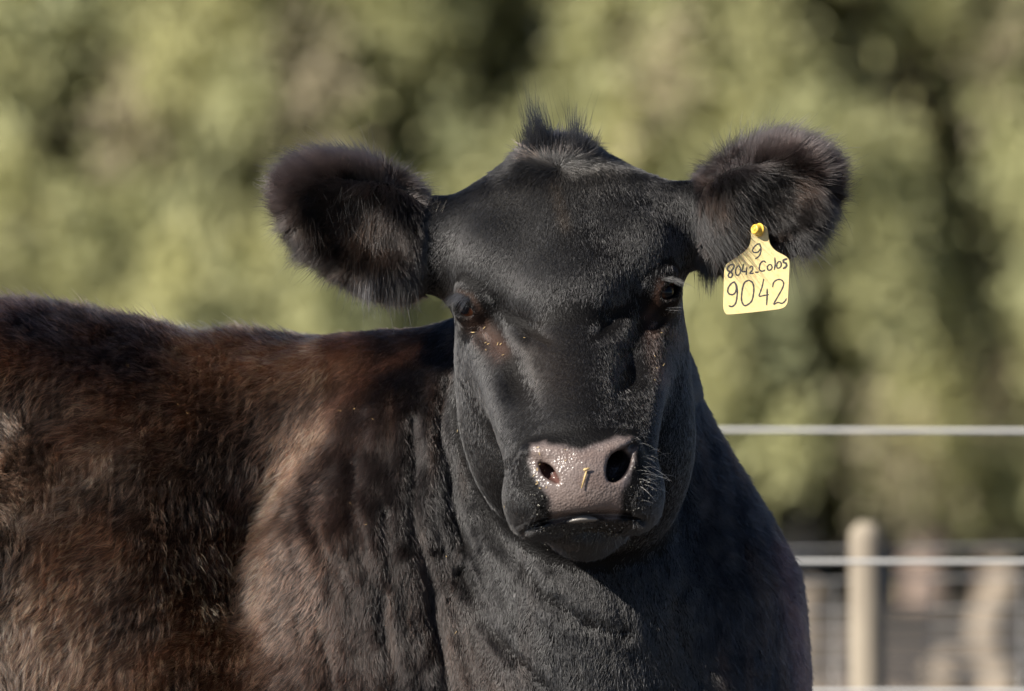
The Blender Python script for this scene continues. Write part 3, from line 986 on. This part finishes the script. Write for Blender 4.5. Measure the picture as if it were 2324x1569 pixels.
# whiskers
wt = (0.45, 0.43, 0.40)
wh = [wisp('', [(1455, 1000), (1470, 1060), (1462, 1120)], [(0.9, 0.15, 0.35), (1, 0, 0.3), (0.95, -0.1, 0.3)], 34, 38, 0.28, wt, 0.00013, bend=(0.0, -0.3, 0), jit=9, lenvar=0.35),
      wisp('', [(1385, 985), (1425, 980)], (0.5, 0.7, 0.7), 9, 32, 0.2, wt, 0.00012, jit=5),
      wisp('', [(1190, 1000), (1260, 980)], (-0.5, 0.5, 0.8), 9, 28, 0.25, wt, 0.0001, jit=9),
      wisp('', [(1180, 1185), (1230, 1195)], (-0.5, -0.5, 0.6), 40, 20, 0.3, (0.2, 0.19, 0.18), 0.00011, jit=8),
      wisp('', [(1260, 1215), (1350, 1225), (1430, 1210)], (0.05, -0.75, 0.6), 90, 24, 0.3, (0.2, 0.19, 0.17), 0.00011, jit=10, lenvar=0.35)]
join_hair('whiskers', wh, m_whisker)

# tongue tip between the lips
m_tongue, nt, nd, lk, bs = new_mat('wet_tongue')
bs.inputs['Base Color'].default_value = (0.22, 0.205, 0.19, 1)
bs.inputs['Roughness'].default_value = 0.22
bump(nt, noise_node(nt, 500, 3).outputs[0], 0.4, 0.001, bs)
pt, nt_ = on_skin([1322], [1178])
bm = bmesh.new(); bmesh.ops.create_icosphere(bm, subdivisions=4, radius=1.0)
for vt in bm.verts:
    x, y, z = vt.co
    vt.co = Vector((x * 38, y * 26, z * (9 - 3 * x * x) - 5 * x * x)) * K
for f in bm.faces: f.smooth = True
me = bpy.data.meshes.new('tongue'); bm.to_mesh(me); bm.free(); me.materials.append(m_tongue)
o = bpy.data.objects.new('tongue', me); link(o, cow)
o.location = to_world(pt[0] + np.array((0, 0, -13))) - COW_OFF
o.rotation_euler = (0, R(-4), 0)

# drops of saliva and dust on the chin and muzzle (nobody could count them)
def scatter_beads(name, uvs, r, mat):
    p, nn = on_skin(uvs[:, 0], uvs[:, 1])
    ico = bmesh.new(); bmesh.ops.create_icosphere(ico, subdivisions=1, radius=1.0)
    iv = np.array([v_.co[:] for v_ in ico.verts]); jf = np.array([[q.index for q in f.verts] for f in ico.faces]); ico.free()
    vs = (p + nn * 3.0)[:, None, :] + iv[None] * r[:, None, None] * np.array((1, 1, 1)) 
    fs = jf[None] + (np.arange(len(p)) * len(iv))[:, None, None]
    o = mesh_obj(name, to_world(vs.reshape(-1, 3)) - COW_OFF, fs.reshape(-1, 3), mat, cow)
    o['kind'] = 'stuff'
m_drop, nt, nd, lk, bs = new_mat('saliva')
bs.inputs['Base Color'].default_value = (0.5, 0.48, 0.42, 1)
bs.inputs['Roughness'].default_value = 0.08
bs.inputs['Transmission Weight'].default_value = 0.6
uv = np.concatenate([
    np.stack([rng2.uniform(1225, 1455, 150), rng2.normal(1212, 17, 150)], -1),
    np.stack([rng2.normal(1224, 18, 26), rng2.uniform(1120, 1198, 26)], -1),
    np.stack([rng2.normal(1466, 20, 38), rng2.uniform(1060, 1185, 38)], -1)])
scatter_beads('saliva_drops', uv, rng2.uniform(0.7, 1.4, len(uv)) + 1.4 * rng2.rand(len(uv)) ** 6, m_drop)
m_hay, nt, nd, lk, bs = new_mat('hay')
bs.inputs['Base Color'].default_value = (0.55, 0.40, 0.18, 1); bs.inputs['Roughness'].default_value = 0.5
def sticks(name, items, parent, off, mat=m_hay):
    vs, fs = [], []
    for (u0, v0, u1, v1, w) in items:
        p, nn = on_skin([u0, u1], [v0, v1])
        a, b = p[0] + nn[0] * (w + 2.5), p[1] + nn[1] * (w + 2.5)
        t = unit(b - a); s1 = unit(np.cross(t, nn[0])); s2 = np.cross(s1, t)
        base = len(vs)
        for q, ww in ((a, w * 0.7), (a * 0.7 + b * 0.3, w), (b, w * 0.6)):
            for k in range(6):
                an = k * math.pi / 3
                vs.append(to_world(q + s1 * ww * math.cos(an) + s2 * ww * 0.6 * math.sin(an)) - off)
        for r_ in range(2):
            for k in range(6):
                k2 = (k + 1) % 6
                fs.append((base + r_ * 6 + k, base + r_ * 6 + k2, base + r_ * 6 + 6 + k2, base + r_ * 6 + 6 + k))
        fs.append(tuple(base + k for k in range(6))[::-1]); fs.append(tuple(base + 12 + k for k in range(6)))
    return mesh_obj(name, vs, fs, mat, parent)
bits = []
for (cu, cv, su, sv, n) in ((1110, 790, 26, 30, 9), (1480, 800, 30, 40, 5), (500, 1150, 260, 200, 14), (850, 1000, 120, 200, 5), (1330, 1100, 90, 90, 5), (1225, 1060, 10, 40, 9), (820, 450, 60, 60, 2), (300, 900, 150, 120, 6)):
    for _ in range(n):
        a, b = rng2.normal(cu, su), rng2.normal(cv, sv); an = rng2.uniform(0, 6.28); l = rng2.uniform(3, 8)
        bits.append((a, b, a + l * math.cos(an), b + l * math.sin(an), rng2.uniform(0.5, 1.0)))
ob = sticks('hay_dust', bits, cow, COW_OFF); ob['kind'] = 'stuff'
ob = sticks('straw', [(1331, 1070, 1320, 1108, 2.3), (1324, 1068, 1338, 1064, 3.2)], None, np.zeros(3))
tag(ob, 'short yellow piece of straw stuck on the cow\'s wet nose', 'straw')

# ------------------------------------------------------------------ ear tag
TS = 0.77856 / 4.904
def tg(cx, cy): return ((2080 * 0.77856 + cx * TS), (620 * 0.77856 + cy * TS))
stud_uv = tg(640, 240)
sp, sn = on_skin([stud_uv[0]], [stud_uv[1]])
sp = sp[0]
tag_root = bpy.data.objects.new('ear_tag', None); link(tag_root)
base = to_world(sp) + np.array((0, -0.018, 0))
tag_root.location = base
SC = (9.0 + base[1]) / 9.0
tag_root.rotation_euler = (R(4), 0, R(-12))
tag(tag_root, 'yellow plastic ear tag marked 9042 in the cow\'s right-hand ear', 'ear tag')
def tl(cx, cy, y=0.0):
    return ((cx - 640) * TS * K * SC / math.cos(R(12)), y, -(cy - 240) * TS * K * SC)

def catmull(pts, n=6, closed=False):
    P_ = [np.array(q, float) for q in pts]
    out = []
    m = len(P_)
    for i in range(m if closed else m - 1):
        p0 = P_[(i - 1) % m] if (closed or i > 0) else P_[i]
        p1 = P_[i]; p2 = P_[(i + 1) % m]
        p3 = P_[(i + 2) % m] if (closed or i + 2 < m) else p2
        for k in range(n):
            t = k / n
            out.append(0.5 * ((2 * p1) + (-p0 + p2) * t + (2 * p0 - 5 * p1 + 4 * p2 - p3) * t * t + (-p0 + 3 * p1 - 3 * p2 + p3) * t ** 3))
    if not closed: out.append(P_[-1])
    return out

m_tag, nt, nd, lk, bs = new_mat('yellow_plastic')
nzt = noise_node(nt, 260, 4)
lk.new(ramp(nt, nzt.outputs[0], [(0.3, (0.66, 0.53, 0.24)), (0.5, (0.74, 0.61, 0.30)), (0.8, (0.73, 0.60, 0.31))]), bs.inputs['Base Color'])
bs.inputs['Roughness'].default_value = 0.42
bs.inputs['Subsurface Weight'].default_value = 0.15
bs.inputs['Subsurface Scale'].default_value = 0.003
bump(nt, noise_node(nt, 120, 3).outputs[0], 0.12, 0.001, bs)
outl = [(640, 165), (700, 178), (755, 225), (772, 290), (776, 350), (790, 420), (822, 490), (885, 555), (985, 610), (1045, 652), (1072, 705), (1074, 780), (1068, 900),
        (1060, 1050), (1050, 1200), (1042, 1285), (1012, 1345), (945, 1383), (800, 1405), (500, 1440), (205, 1466), (152, 1445), (128, 1395),
        (121, 1320), (130, 1150), (138, 950), (145, 830), (165, 755), (240, 695), (355, 618), (440, 555), (500, 480), (525, 400), (531, 320), (528, 240), (570, 185)]
oc = catmull(outl, 5, True)
T2 = 0.0009
bm = bmesh.new()
rings = []
cx_, cy_ = 600, 900
for (yy, shr) in ((T2, 0.8), (T2 * 0.6, 0.0), (-T2 * 0.6, 0.0), (-T2, 0.8)):
    ring = []
    for i, q in enumerate(oc):
        a_, b_ = oc[i - 1], oc[(i + 1) % len(oc)]
        tn = (b_ - a_) / (np.linalg.norm(b_ - a_) + 1e-9)
        nn_ = np.array((tn[1], -tn[0]))
        qq = q - nn_ * shr * 6
        ring.append(bm.verts.new(tl(qq[0], qq[1], yy)))
    rings.append(ring)
n_ = len(oc)
for r_ in range(3):
    for i in range(n_):
        bm.faces.new((rings[r_][i], rings[r_][(i + 1) % n_], rings[r_ + 1][(i + 1) % n_], rings[r_ + 1][i]))
bm.faces.new(rings[0]); bm.faces.new(rings[3][::-1])
bmesh.ops.triangulate(bm, faces=[f for f in bm.faces if len(f.verts) > 4])
bmesh.ops.recalc_face_normals(bm, faces=bm.faces)
me = bpy.data.meshes.new('tag_plate'); bm.to_mesh(me); bm.free(); me.materials.append(m_tag)
link(bpy.data.objects.new('tag_plate', me), tag_root)

m_stud, nt, nd, lk, bs = new_mat('stud_plastic')
bs.inputs['Base Color'].default_value = (0.80, 0.50, 0.07, 1); bs.inputs['Roughness'].default_value = 0.3
mm = 0.001
vs, fs = lathe([(2.0 * mm, -2 * mm), (2.0 * mm, 0), (7.2 * mm, 0.2 * mm), (7.4 * mm, 0.9 * mm), (6.8 * mm, 1.5 * mm), (5.9 * mm, 1.7 * mm), (5.7 * mm, 3 * mm), (5.5 * mm, 6.5 * mm), (5.0 * mm, 7.8 * mm),
                (4.2 * mm, 8.3 * mm), (3.2 * mm, 8.2 * mm), (3.0 * mm, 7.4 * mm), (2.6 * mm, 7.5 * mm), (2.2 * mm, 8.6 * mm), (1.2 * mm, 9.0 * mm)], 40)
stud = mesh_obj('stud', vs, fs, m_stud, tag_root)
stud.location = tl(650, 252, -0.0012)
stud.rotation_euler = Vector((-0.55, -0.83, 0.18)).to_track_quat('Z', 'Y').to_euler()
vs, fs = lathe([(1.9 * mm, 0), (1.9 * mm, 26 * mm), (1.2 * mm, 27 * mm)], 16)
pin = mesh_obj('pin', vs, fs, m_stud, tag_root)
pin.location = tl(648, 250, 0.0); pin.rotation_euler = (R(-90), 0, 0)
m_ink, nt, nd, lk, bs = new_mat('marker_ink')
lk.new(ramp(nt, noise_node(nt, 700, 3).outputs[0], [(0.35, (0.03, 0.028, 0.035)), (0.75, (0.085, 0.075, 0.075))]), bs.inputs['Base Color'])
bs.inputs['Roughness'].default_value = 0.45
strokes = [
 (20, [(655, 450), (620, 455), (578, 490), (550, 538), (562, 568), (600, 575), (636, 560), (658, 520)]), (20, [(652, 452), (668, 500), (666, 565), (640, 625), (588, 665)]),
 (24, [(282, 752), (240, 748), (198, 780), (192, 828), (238, 855), (260, 892), (238, 930), (205, 922), (202, 888), (236, 848), (274, 800), (284, 755)]),
 (20, [(332, 768), (306, 820), (306, 878), (335, 902), (368, 868), (374, 805), (352, 770), (334, 766)]),
 (20, [(420, 740), (406, 800), (397, 848), (458, 842)]), (20, [(462, 790), (459, 850), (453, 893)]),
 (20, [(505, 797), (530, 768), (550, 790), (540, 830), (506, 873), (556, 871)]),
 (26, [(588, 858), (624, 855)]),
 (22, [(734, 716), (700, 697), (662, 727), (642, 790), (656, 834), (696, 840), (720, 826)]),
 (20, [(785, 747), (757, 778), (766, 824), (800, 824), (824, 790), (810, 752), (787, 746)]),
 (22, [(865, 652), (868, 740), (856, 820)]),
 (22, [(920, 702), (892, 742), (896, 793), (930, 794), (954, 760), (949, 716), (922, 702)]),
 (30, [(1035, 668), (992, 682), (988, 714), (1026, 736), (1024, 778), (984, 803)]),
 (23, [(290, 992), (240, 1020), (197, 1080), (191, 1140), (222, 1174), (270, 1173), (304, 1130), (311, 1060), (290, 1000)]), (23, [(308, 1020), (325, 1100), (318, 1220), (295, 1308), (247, 1348), (204, 1338)]),
 (23, [(490, 972), (432, 1002), (402, 1080), (386, 1180), (387, 1270), (420, 1332), (470, 1322), (528, 1268), (554, 1170), (560, 1070), (540, 1002), (492, 972)]),
 (20, [(702, 957), (680, 1060), (652, 1140), (636, 1200), (700, 1190), (768, 1178)]), (23, [(750, 1097), (748, 1200), (740, 1322)]),
 (21, [(830, 1065), (845, 1002), (900, 964), (958, 972), (985, 1022), (960, 1100), (892, 1220), (842, 1313), (900, 1290), (958, 1303), (1003, 1270), (1019, 1237)])]
vs, fs = [], []
for w, pl in strokes:
    c = catmull(pl, 6)
    base_i = len(vs)
    for i, q in enumerate(c):
        a_ = c[max(i - 1, 0)]; b_ = c[min(i + 1, len(c) - 1)]
        t_ = (b_ - a_) / (np.linalg.norm(b_ - a_) + 1e-9); n2_ = np.array((-t_[1], t_[0]))
        e_ = min(i, len(c) - 1 - i)
        ww = w * 0.5 * (0.55 if e_ == 0 else 0.9 if e_ == 1 else 1.0) * (1 + 0.12 * math.sin(i * 1.3 + w))
        if i == 0: q = q - t_ * w * 0.3
        if i == len(c) - 1: q = q + t_ * w * 0.3
        vs.append(tl(*(q + n2_ * ww), -T2 - 0.0001)); vs.append(tl(*q, -T2 - 0.00018)); vs.append(tl(*(q - n2_ * ww), -T2 - 0.0001))
    for i in range(len(c) - 1):
        k = base_i + 3 * i
        fs.append((k, k + 1, k + 4, k + 3)); fs.append((k + 1, k + 2, k + 5, k + 4))
wr = mesh_obj('writing', vs, fs, m_ink, tag_root, smooth=False)

# ------------------------------------------------------------------ ground
m_ground, nt, nd, lk, bs = new_mat('dry_ground')
mpg = nd.new('ShaderNodeMapping'); mpg.inputs['Scale'].default_value = (1.3, 0.16, 1)
gg = nd.new('ShaderNodeNewGeometry'); lk.new(gg.outputs['Position'], mpg.inputs[0])
n1_ = noise_node(nt, 1.0, 5, 0.6, mpg.outputs[0]); n2_ = noise_node(nt, 12, 5, 0.7)
mxg = nd.new('ShaderNodeMath'); mxg.operation = 'MULTIPLY_ADD'
lk.new(n2_.outputs[0], mxg.inputs[0]); mxg.inputs[1].default_value = 0.35; lk.new(n1_.outputs[0], mxg.inputs[2])
lk.new(ramp(nt, mxg.outputs[0], [(0.60, (0.035, 0.030, 0.027)), (0.74, (0.10, 0.082, 0.068)), (0.88, (0.36, 0.28, 0.21))]), bs.inputs['Base Color'])
bs.inputs['Roughness'].default_value = 0.95
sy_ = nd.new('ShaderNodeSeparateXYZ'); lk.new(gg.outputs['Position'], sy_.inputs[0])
hedge_shade_ = nd.new('ShaderNodeMath'); hedge_shade_.operation = 'MULTIPLY_ADD'; lk.new(n1_.outputs[0], hedge_shade_.inputs[0]); hedge_shade_.inputs[1].default_value = 5.0; lk.new(sy_.outputs['Y'], hedge_shade_.inputs[2])
ml_ = nd.new('ShaderNodeMapRange'); lk.new(hedge_shade_.outputs[0], ml_.inputs[0]); ml_.inputs[1].default_value = 28.5; ml_.inputs[2].default_value = 31.0
mc_ = nd.new('ShaderNodeMix'); mc_.data_type = 'RGBA'; lk.new(ml_.outputs[0], mc_.inputs[0]); lk.new(bs.inputs['Base Color'].links[0].from_socket, mc_.inputs[6]); mc_.inputs[7].default_value = (0.035, 0.028, 0.022, 1); lk.new(mc_.outputs[2], bs.inputs['Base Color'])  # shade under the hedge painted into the ground colour
bump(nt, n2_.outputs[0], 0.8, 0.05, bs)
nx_, ny_ = 90, 110
gx = np.sign(np.linspace(-1, 1, nx_)) * np.abs(np.linspace(-1, 1, nx_)) ** 2.2 * 600
gy = -14 + np.linspace(0, 1, ny_) ** 2.4 * 760
GX, GY = np.meshgrid(gx, gy, indexing='ij')
gp = np.stack([GX, GY, GX * 0], -1).reshape(-1, 3)
gp[:, 2] = (fbm(gp * 1.0, 3.0, 2) - 0.5) * 0.08 * smoothstep(4, 8, gp[:, 1]) 
ii = np.arange(nx_ * ny_).reshape(nx_, ny_)
gf = np.stack([ii[:-1, :-1], ii[1:, :-1], ii[1:, 1:], ii[:-1, 1:]], -1).reshape(-1, 4)
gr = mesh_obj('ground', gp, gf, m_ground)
tag(gr, 'dry beige ground with dark patches', None, None, 'structure')

# ------------------------------------------------------------------ fences
def tube(path, r, seg=8):
    vs, fs = [], []
    path = [Vector(q) for q in path]
    for i, q in enumerate(path):
        t = (path[min(i + 1, len(path) - 1)] - path[max(i - 1, 0)]).normalized()
        a = Vector((0, 0, 1)) if abs(t.z) < 0.9 else Vector((1, 0, 0))
        s1 = t.cross(a).normalized(); s2 = s1.cross(t)
        rr = r[i] if isinstance(r, (list, tuple)) else r
        for k in range(seg):
            an = 2 * math.pi * k / seg
            vs.append(q + s1 * rr * math.cos(an) + s2 * rr * math.sin(an))
    n = len(path)
    for i in range(n - 1):
        for k in range(seg):
            k2 = (k + 1) % seg
            fs.append((i * seg + k, i * seg + k2, (i + 1) * seg + k2, (i + 1) * seg + k))
    fs.append(tuple(range(seg))[::-1]); fs.append(tuple((n - 1) * seg + k for k in range(seg)))
    return vs, fs

m_wire, nt, nd, lk, bs = new_mat('white_wire')
bs.inputs['Base Color'].default_value = (0.55, 0.55, 0.54, 1); bs.inputs['Roughness'].default_value = 0.35
m_galv, nt, nd, lk, bs = new_mat('galvanised_wire')
bs.inputs['Base Color'].default_value = (0.45, 0.45, 0.45, 1); bs.inputs['Metallic'].default_value = 0.6; bs.inputs['Roughness'].default_value = 0.45
m_post, nt, nd, lk, bs = new_mat('weathered_wood')
tcp = nd.new('ShaderNodeTexCoord'); mp = nd.new('ShaderNodeMapping'); mp.inputs['Scale'].default_value = (18, 18, 1.4)
lk.new(tcp.outputs['Object'], mp.inputs[0])
lk.new(ramp(nt, noise_node(nt, 3.0, 6, 0.6, mp.outputs[0]).outputs[0], [(0.3, (0.16, 0.13, 0.10)), (0.55, (0.30, 0.26, 0.20)), (0.8, (0.44, 0.39, 0.31))]), bs.inputs['Base Color'])
bs.inputs['Roughness'].default_value = 0.85

def far_x(u, y): return (u - 1162) * K * (9.0 + y) / 9.0
def far_z(v, y): return CAM_Z + (784.5 - v) * K * (9.0 + y) / 9.0

FY = 2.3
f1 = bpy.data.objects.new('wire_fence', None); link(f1); f1.location = (0, FY, 0)
tag(f1, 'smooth white wires strung tight just behind the cow', 'fence')
def post(name, x, y, h, r, parent, off, lean=0.0):
    pts = []; rs = []
    for i in range(9):
        t = i / 8
        pts.append((x + lean * (1 - t) - off[0], y - off[1], -0.05 + (h + 0.05) * t)); rs.append(r * (1.06 - 0.08 * t + 0.02 * math.sin(i * 2.1)))
    for (dz, q) in ((0.35, 0.93), (0.65, 0.72), (0.9, 0.38)):
        pts.append((x - off[0], y - off[1], h + r * dz)); rs.append(r * q)
    vs, fs = tube(pts, rs, 20)
    return mesh_obj(name, vs, fs, m_post, parent)
for v_, dv in ((975, 4), (1275, 0), (1568, 2)):
    z = far_z(v_, FY)
    pts = [(x, 0, z + (-(dv) * K * 1.4) * (x / 0.77)) for x in np.linspace(-3.1, 3.1, 24)]
    vs, fs = tube(pts, 0.0031, 8)
    mesh_obj('wire', vs, fs, m_wire, f1)
for x in (-3.1, 3.1):
    post('post', x, FY, 1.3, 0.05, f1, (0, FY))

FY3 = 17.5
def stump(u, vtop, wu, seed, label):
    r_ = np.random.RandomState(seed)
    x = far_x(u, FY3); h = far_z(vtop, FY3); r = wu * 0.5 * K * (9 + FY3) / 9
    pts = [(0.02 * r_.normal(), 0, -0.05)] + [(0.018 * r_.normal() * 1.0, 0.01 * r_.normal(), h * t) for t in (0.15, 0.3, 0.45, 0.6, 0.75, 0.9, 1.0, 1.04)]
    rs = [r * 1.35, r * 1.15, r, r * 0.97, r * 1.04, r * 0.95, r * 1.0, r * 0.9, r * 0.5]
    vs, fs = tube(pts, rs, 14)
    o = mesh_obj('stump', vs, fs, m_pale)
    o.location = (x, FY3, 0)
    return tag(o, label, 'stump', 'pale stumps beyond the netting fence')
m_pale, nt, nd, lk, bs = new_mat('pale_dead_wood')
lk.new(ramp(nt, noise_node(nt, 9, 5).outputs[0], [(0.3, (0.15, 0.12, 0.09)), (0.7, (0.31, 0.26, 0.20))]), bs.inputs['Base Color'])
bs.inputs['Roughness'].default_value = 0.9
stump(1845, 1345, 84, 1, 'pale stump showing between the cow\'s neck and the fence post')
stump(2262, 1300, 96, 2, 'tall pale stump near the right edge of the picture')
stump(2140, 1505, 90, 3, 'low pale stump just right of the fence post')
FY2 = 4.4
f2 = bpy.data.objects.new('netting_fence', None); link(f2); f2.location = (0, FY2, 0)
tag(f2, 'thin wire netting fence on round pale wooden posts behind the white wires', 'fence')
px = far_x(1966, FY2)
post('post', px, FY2, far_z(1222, FY2), 0.0285, f2, (0, FY2), lean=0.012)
for x in (px - 2.6, px + 2.4):
    post('post', x, FY2, far_z(1222, FY2), 0.031, f2, (0, FY2))
wz = [far_z(v_, FY2) for v_ in (1246, 1318, 1385, 1425, 1462, 1500, 1536, 1600, 1700)]
net = [[], []]
for z in wz:
    pts = [(x, 0.034, z + 0.016 * (x - px)) for x in np.linspace(px - 2.6, px + 2.4, 12)]
    vs, fs = tube(pts, 0.0018, 5)
    b = len(net[0]); net[0] += vs; net[1] += [tuple(q + b for q in f) for f in fs]
for x in np.arange(px - 2.6, px + 2.4, 0.15):
    vs, fs = tube([(x, 0.034, 0.03), (x, 0.034, far_z(1318, FY2) + 0.016 * (x - px))], 0.0009, 5)
    b = len(net[0]); net[0] += vs; net[1] += [tuple(q + b for q in f) for f in fs]
mesh_obj('netting', net[0], net[1], m_galv, f2)

# ------------------------------------------------------------------ trees
m_leaf, nt, nd, lk, bs = new_mat('foliage')
atl = nd.new('ShaderNodeAttribute'); atl.attribute_name = 'leaf'
lk.new(atl.outputs['Color'], bs.inputs['Base Color'])
bs.inputs['Roughness'].default_value = 0.6
tr_ = nd.new('ShaderNodeBsdfTranslucent'); lk.new(atl.outputs['Color'], tr_.inputs[0])
ms_ = nd.new('ShaderNodeMixShader'); ms_.inputs[0].default_value = 0.3
lk.new(bs.outputs[0], ms_.inputs[1]); lk.new(tr_.outputs[0], ms_.inputs[2])
lk.new(ms_.outputs[0], nd['Material Output'].inputs[0])
m_bark, nt, nd, lk, bs = new_mat('bark')
mp = nd.new('ShaderNodeMapping'); mp.inputs['Scale'].default_value = (6, 6, 1)
g_ = nd.new('ShaderNodeNewGeometry'); lk.new(g_.outputs['Position'], mp.inputs[0])
lk.new(ramp(nt, noise_node(nt, 2.5, 6, 0.65, mp.outputs[0]).outputs[0], [(0.3, (0.11, 0.08, 0.065)), (0.7, (0.34, 0.26, 0.21))]), bs.inputs['Base Color'])
bs.inputs['Roughness'].default_value = 0.95

TY = 31.0
GAPS = [  # (u, v, ru, rv) dark hollows in the hedge, as laid out at its front
    (1110, 185, 92, 92), (885, 270, 76, 80), (945, 370, 40, 46), (1340, 10, 26, 16), (1460, 30, 24, 24), (2090, 170, 92, 140), (2145, 290, 74, 95), (1910, 60, 46, 44),
    (1900, 830, 108, 96), (275, 60, 52, 90), (60, 200, 70, 60), (200, 300, 40, 90), (560, 400, 40, 60), (1760, 790, 40, 40), (655, 690, 28, 60), (440, 260, 40, 40),
    (1890, 610, 34, 34), (2200, 800, 36, 60), (120, 420, 46, 50), (470, 40, 50, 34), (1850, 1100, 130, 40), (1120, 60, 40, 50), (1560, 250, 36, 50), (2250, 560, 30, 60), (700, 300, 24, 40)]
def make_tree(x, y, seed, h=7.5, w=1.25, n_cl=330, skirt=0.55, trunk_u=None, gaps=False, label=None, dark=False):
    r_ = np.random.RandomState(seed)
    t = bpy.data.objects.new('conifer', None); link(t); t.location = (x, y, 0)
    tag(t, label, 'tree', 'conifers in the hedge beyond the fences')
    # trunk and limbs
    ty = 0.0 if trunk_u is None else -w - 0.15
    tx = 0.0 if trunk_u is None else far_x(trunk_u, y + ty) - x
    vs, fs = tube([(tx + 0.05 * math.sin(i * 1.7 + seed), ty * (1.0 if i == 0 else 0.0) + 0.03 * math.cos(i * 2.3 + seed), -0.1 + h * 0.95 * i / 9) for i in range(10)], [0.105 * (1 - 0.09 * i) for i in range(10)], 12)
    tv, tf = list(vs), list(fs)
    for k in range(16):
        an = r_.uniform(0, 6.28); z0 = r_.uniform(0.7, h * 0.8); L_ = w * 0.85 * (1.05 - z0 / h * 0.8)
        vs, fs = tube([(tx * (1 - q) + math.cos(an) * L_ * q, math.sin(an) * L_ * q, z0 + 0.25 * q * L_ - 0.2 * q * q) for q in (0, 0.35, 0.7, 1)], [0.04, 0.03, 0.018, 0.008], 6)
        b = len(tv); tv += vs; tf += [tuple(q + b for q in f) for f in fs]
    mesh_obj('trunk', tv, tf, m_bark, t)
    # crown: drooping sprays set on the branch ends, thinner inside
    z = skirt + (h - skirt) * r_.rand(n_cl) ** 1.35
    prof = w * (1.0 - 0.72 * ((z - skirt) / (h - skirt)) ** 1.6)
    an = r_.uniform(0, 2 * math.pi, n_cl)
    rad = prof * (0.62 + 0.42 * r_.rand(n_cl))
    cx = rad * np.cos(an); cy = rad * np.sin(an)
    keep = np.ones(n_cl, bool)
    if gaps:
        D_ = 9.0 + y + cy
        uu = 1162 + (x + cx) / K * 9 / D_; vv = 784.5 - (z - CAM_Z) / K * 9 / D_
        for (gu, gv, ru, rv) in GAPS:
            keep &= ~(((uu - gu) / (ru + 46)) ** 2 + ((vv - gv - 14) / (rv + 58)) ** 2 < 1)
    cx, cy, z = cx[keep], cy[keep], z[keep]; n = len(cx)
    hue = np.clip(r_.normal(0.5, 0.28, n), 0, 1)[:, None]
    cc = np.array((0.53, 0.51, 0.235)) * hue + np.array((0.33, 0.35, 0.19)) * (1 - hue)
    if dark: cc = cc * np.array((0.13, 0.17, 0.19))  # hedge shade painted into the second row's leaf colour
    dry = (r_.rand(n) < 0.07)[:, None]
    cc = np.where(dry & (not dark), np.array((0.36, 0.31, 0.20)), cc)
    L = 190
    sz = r_.uniform(0.75, 1.25, n)
    off = r_.normal(0, 1, (n, L, 3)) * np.array((0.10, 0.06, 0.15)) * sz[:, None, None]
    out = np.stack([cx, cy], -1); out = out / np.maximum(np.linalg.norm(out, axis=1, keepdims=True), 0.1)
    # sprays hang: outer leaves lower
    dr = (off[..., 0] * out[:, None, 0] + off[..., 1] * out[:, None, 1])
    off[..., 2] -= 0.9 * np.maximum(dr, 0)
    c = np.stack([cx, cy, z], -1)[:, None, :] + off
    c = c.reshape(-1, 3); m = len(c)
    ax = unit(r_.normal(0, 1, (m, 3)) + np.array((0, 0, -1.0)))
    on = np.repeat(np.concatenate([out, np.full((n, 1), 0.35)], 1), L, 0) + r_.normal(0, 0.55, (m, 3))
    bx = unit(np.cross(ax, on))
    ll = r_.uniform(0.026, 0.05, m)[:, None]; wd = ll * 0.44
    q = np.stack([c - ax * ll, c + bx * wd, c + ax * ll, c - bx * wd], 1).reshape(-1, 3)
    f = np.arange(m * 4).reshape(m, 4)
    cr = mesh_obj('crown', q, f, m_leaf, t, smooth=False)
    colr = np.repeat(cc, L, 0) * np.exp(r_.normal(0, 0.10, (m, 1)))
    add_attr(cr.data, 'leaf', np.repeat(colr, 4, 0))
    return t

def copy_thing(src, loc, rz, label, sc=1.0):
    r = src.copy(); link(r); r.location = loc; r.rotation_euler = (0, 0, rz); r.scale = (1, 1, sc)
    r['label'] = label
    for ch in list(src.children):
        c = ch.copy(); link(c, r)
    return r

front = []
tr = [(-2.35, 0.2, None, 'olive conifer filling the left edge above the cow\'s back'),
      (-1.05, -0.1, None, 'olive conifer standing behind the cow\'s left-hand furry ear'),
      (0.25, 0.25, None, 'yellow-green conifer directly behind the top of the cow\'s head'),
      (1.35, -0.05, 2120, 'conifer behind the tagged ear, its bare trunk showing beside the pale post'),
      (2.5, 0.2, 2275, 'conifer with dark hollows at the right edge of the hedge')]
for i, (x, dy, tu, lb) in enumerate(tr):
    front.append(make_tree(x, TY + dy, 40 + i, n_cl=900, w=1.25, trunk_u=tu, gaps=True, label=lb, skirt=0.64))
k = 0
for side in (-1, 1):
    for j in range(13):
        x = side * (3.75 + 1.4 * j) + 0.1
        copy_thing(front[(j + (side > 0)) % 3], (x, TY + 0.2 * math.sin(j * 2.2), 0), 1.1 * j + 0.4,
                   'olive hedge conifer standing beyond the %s edge of the picture' % ('left' if side < 0 else 'right'), 1.0 + 0.06 * math.sin(j))
back = make_tree(-6.4, TY + 2.4, 77, h=8.2, w=1.3, n_cl=1050, skirt=0.45, dark=True, label='conifer in the second row of the hedge, its leaves painted dark for shade')
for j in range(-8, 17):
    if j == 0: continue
    copy_thing(back, (-6.4 + 1.6 * j, TY + 2.4, 0), 1.3 * j, 'conifer in the second row of the hedge, its leaves painted dark for shade', 1.0)
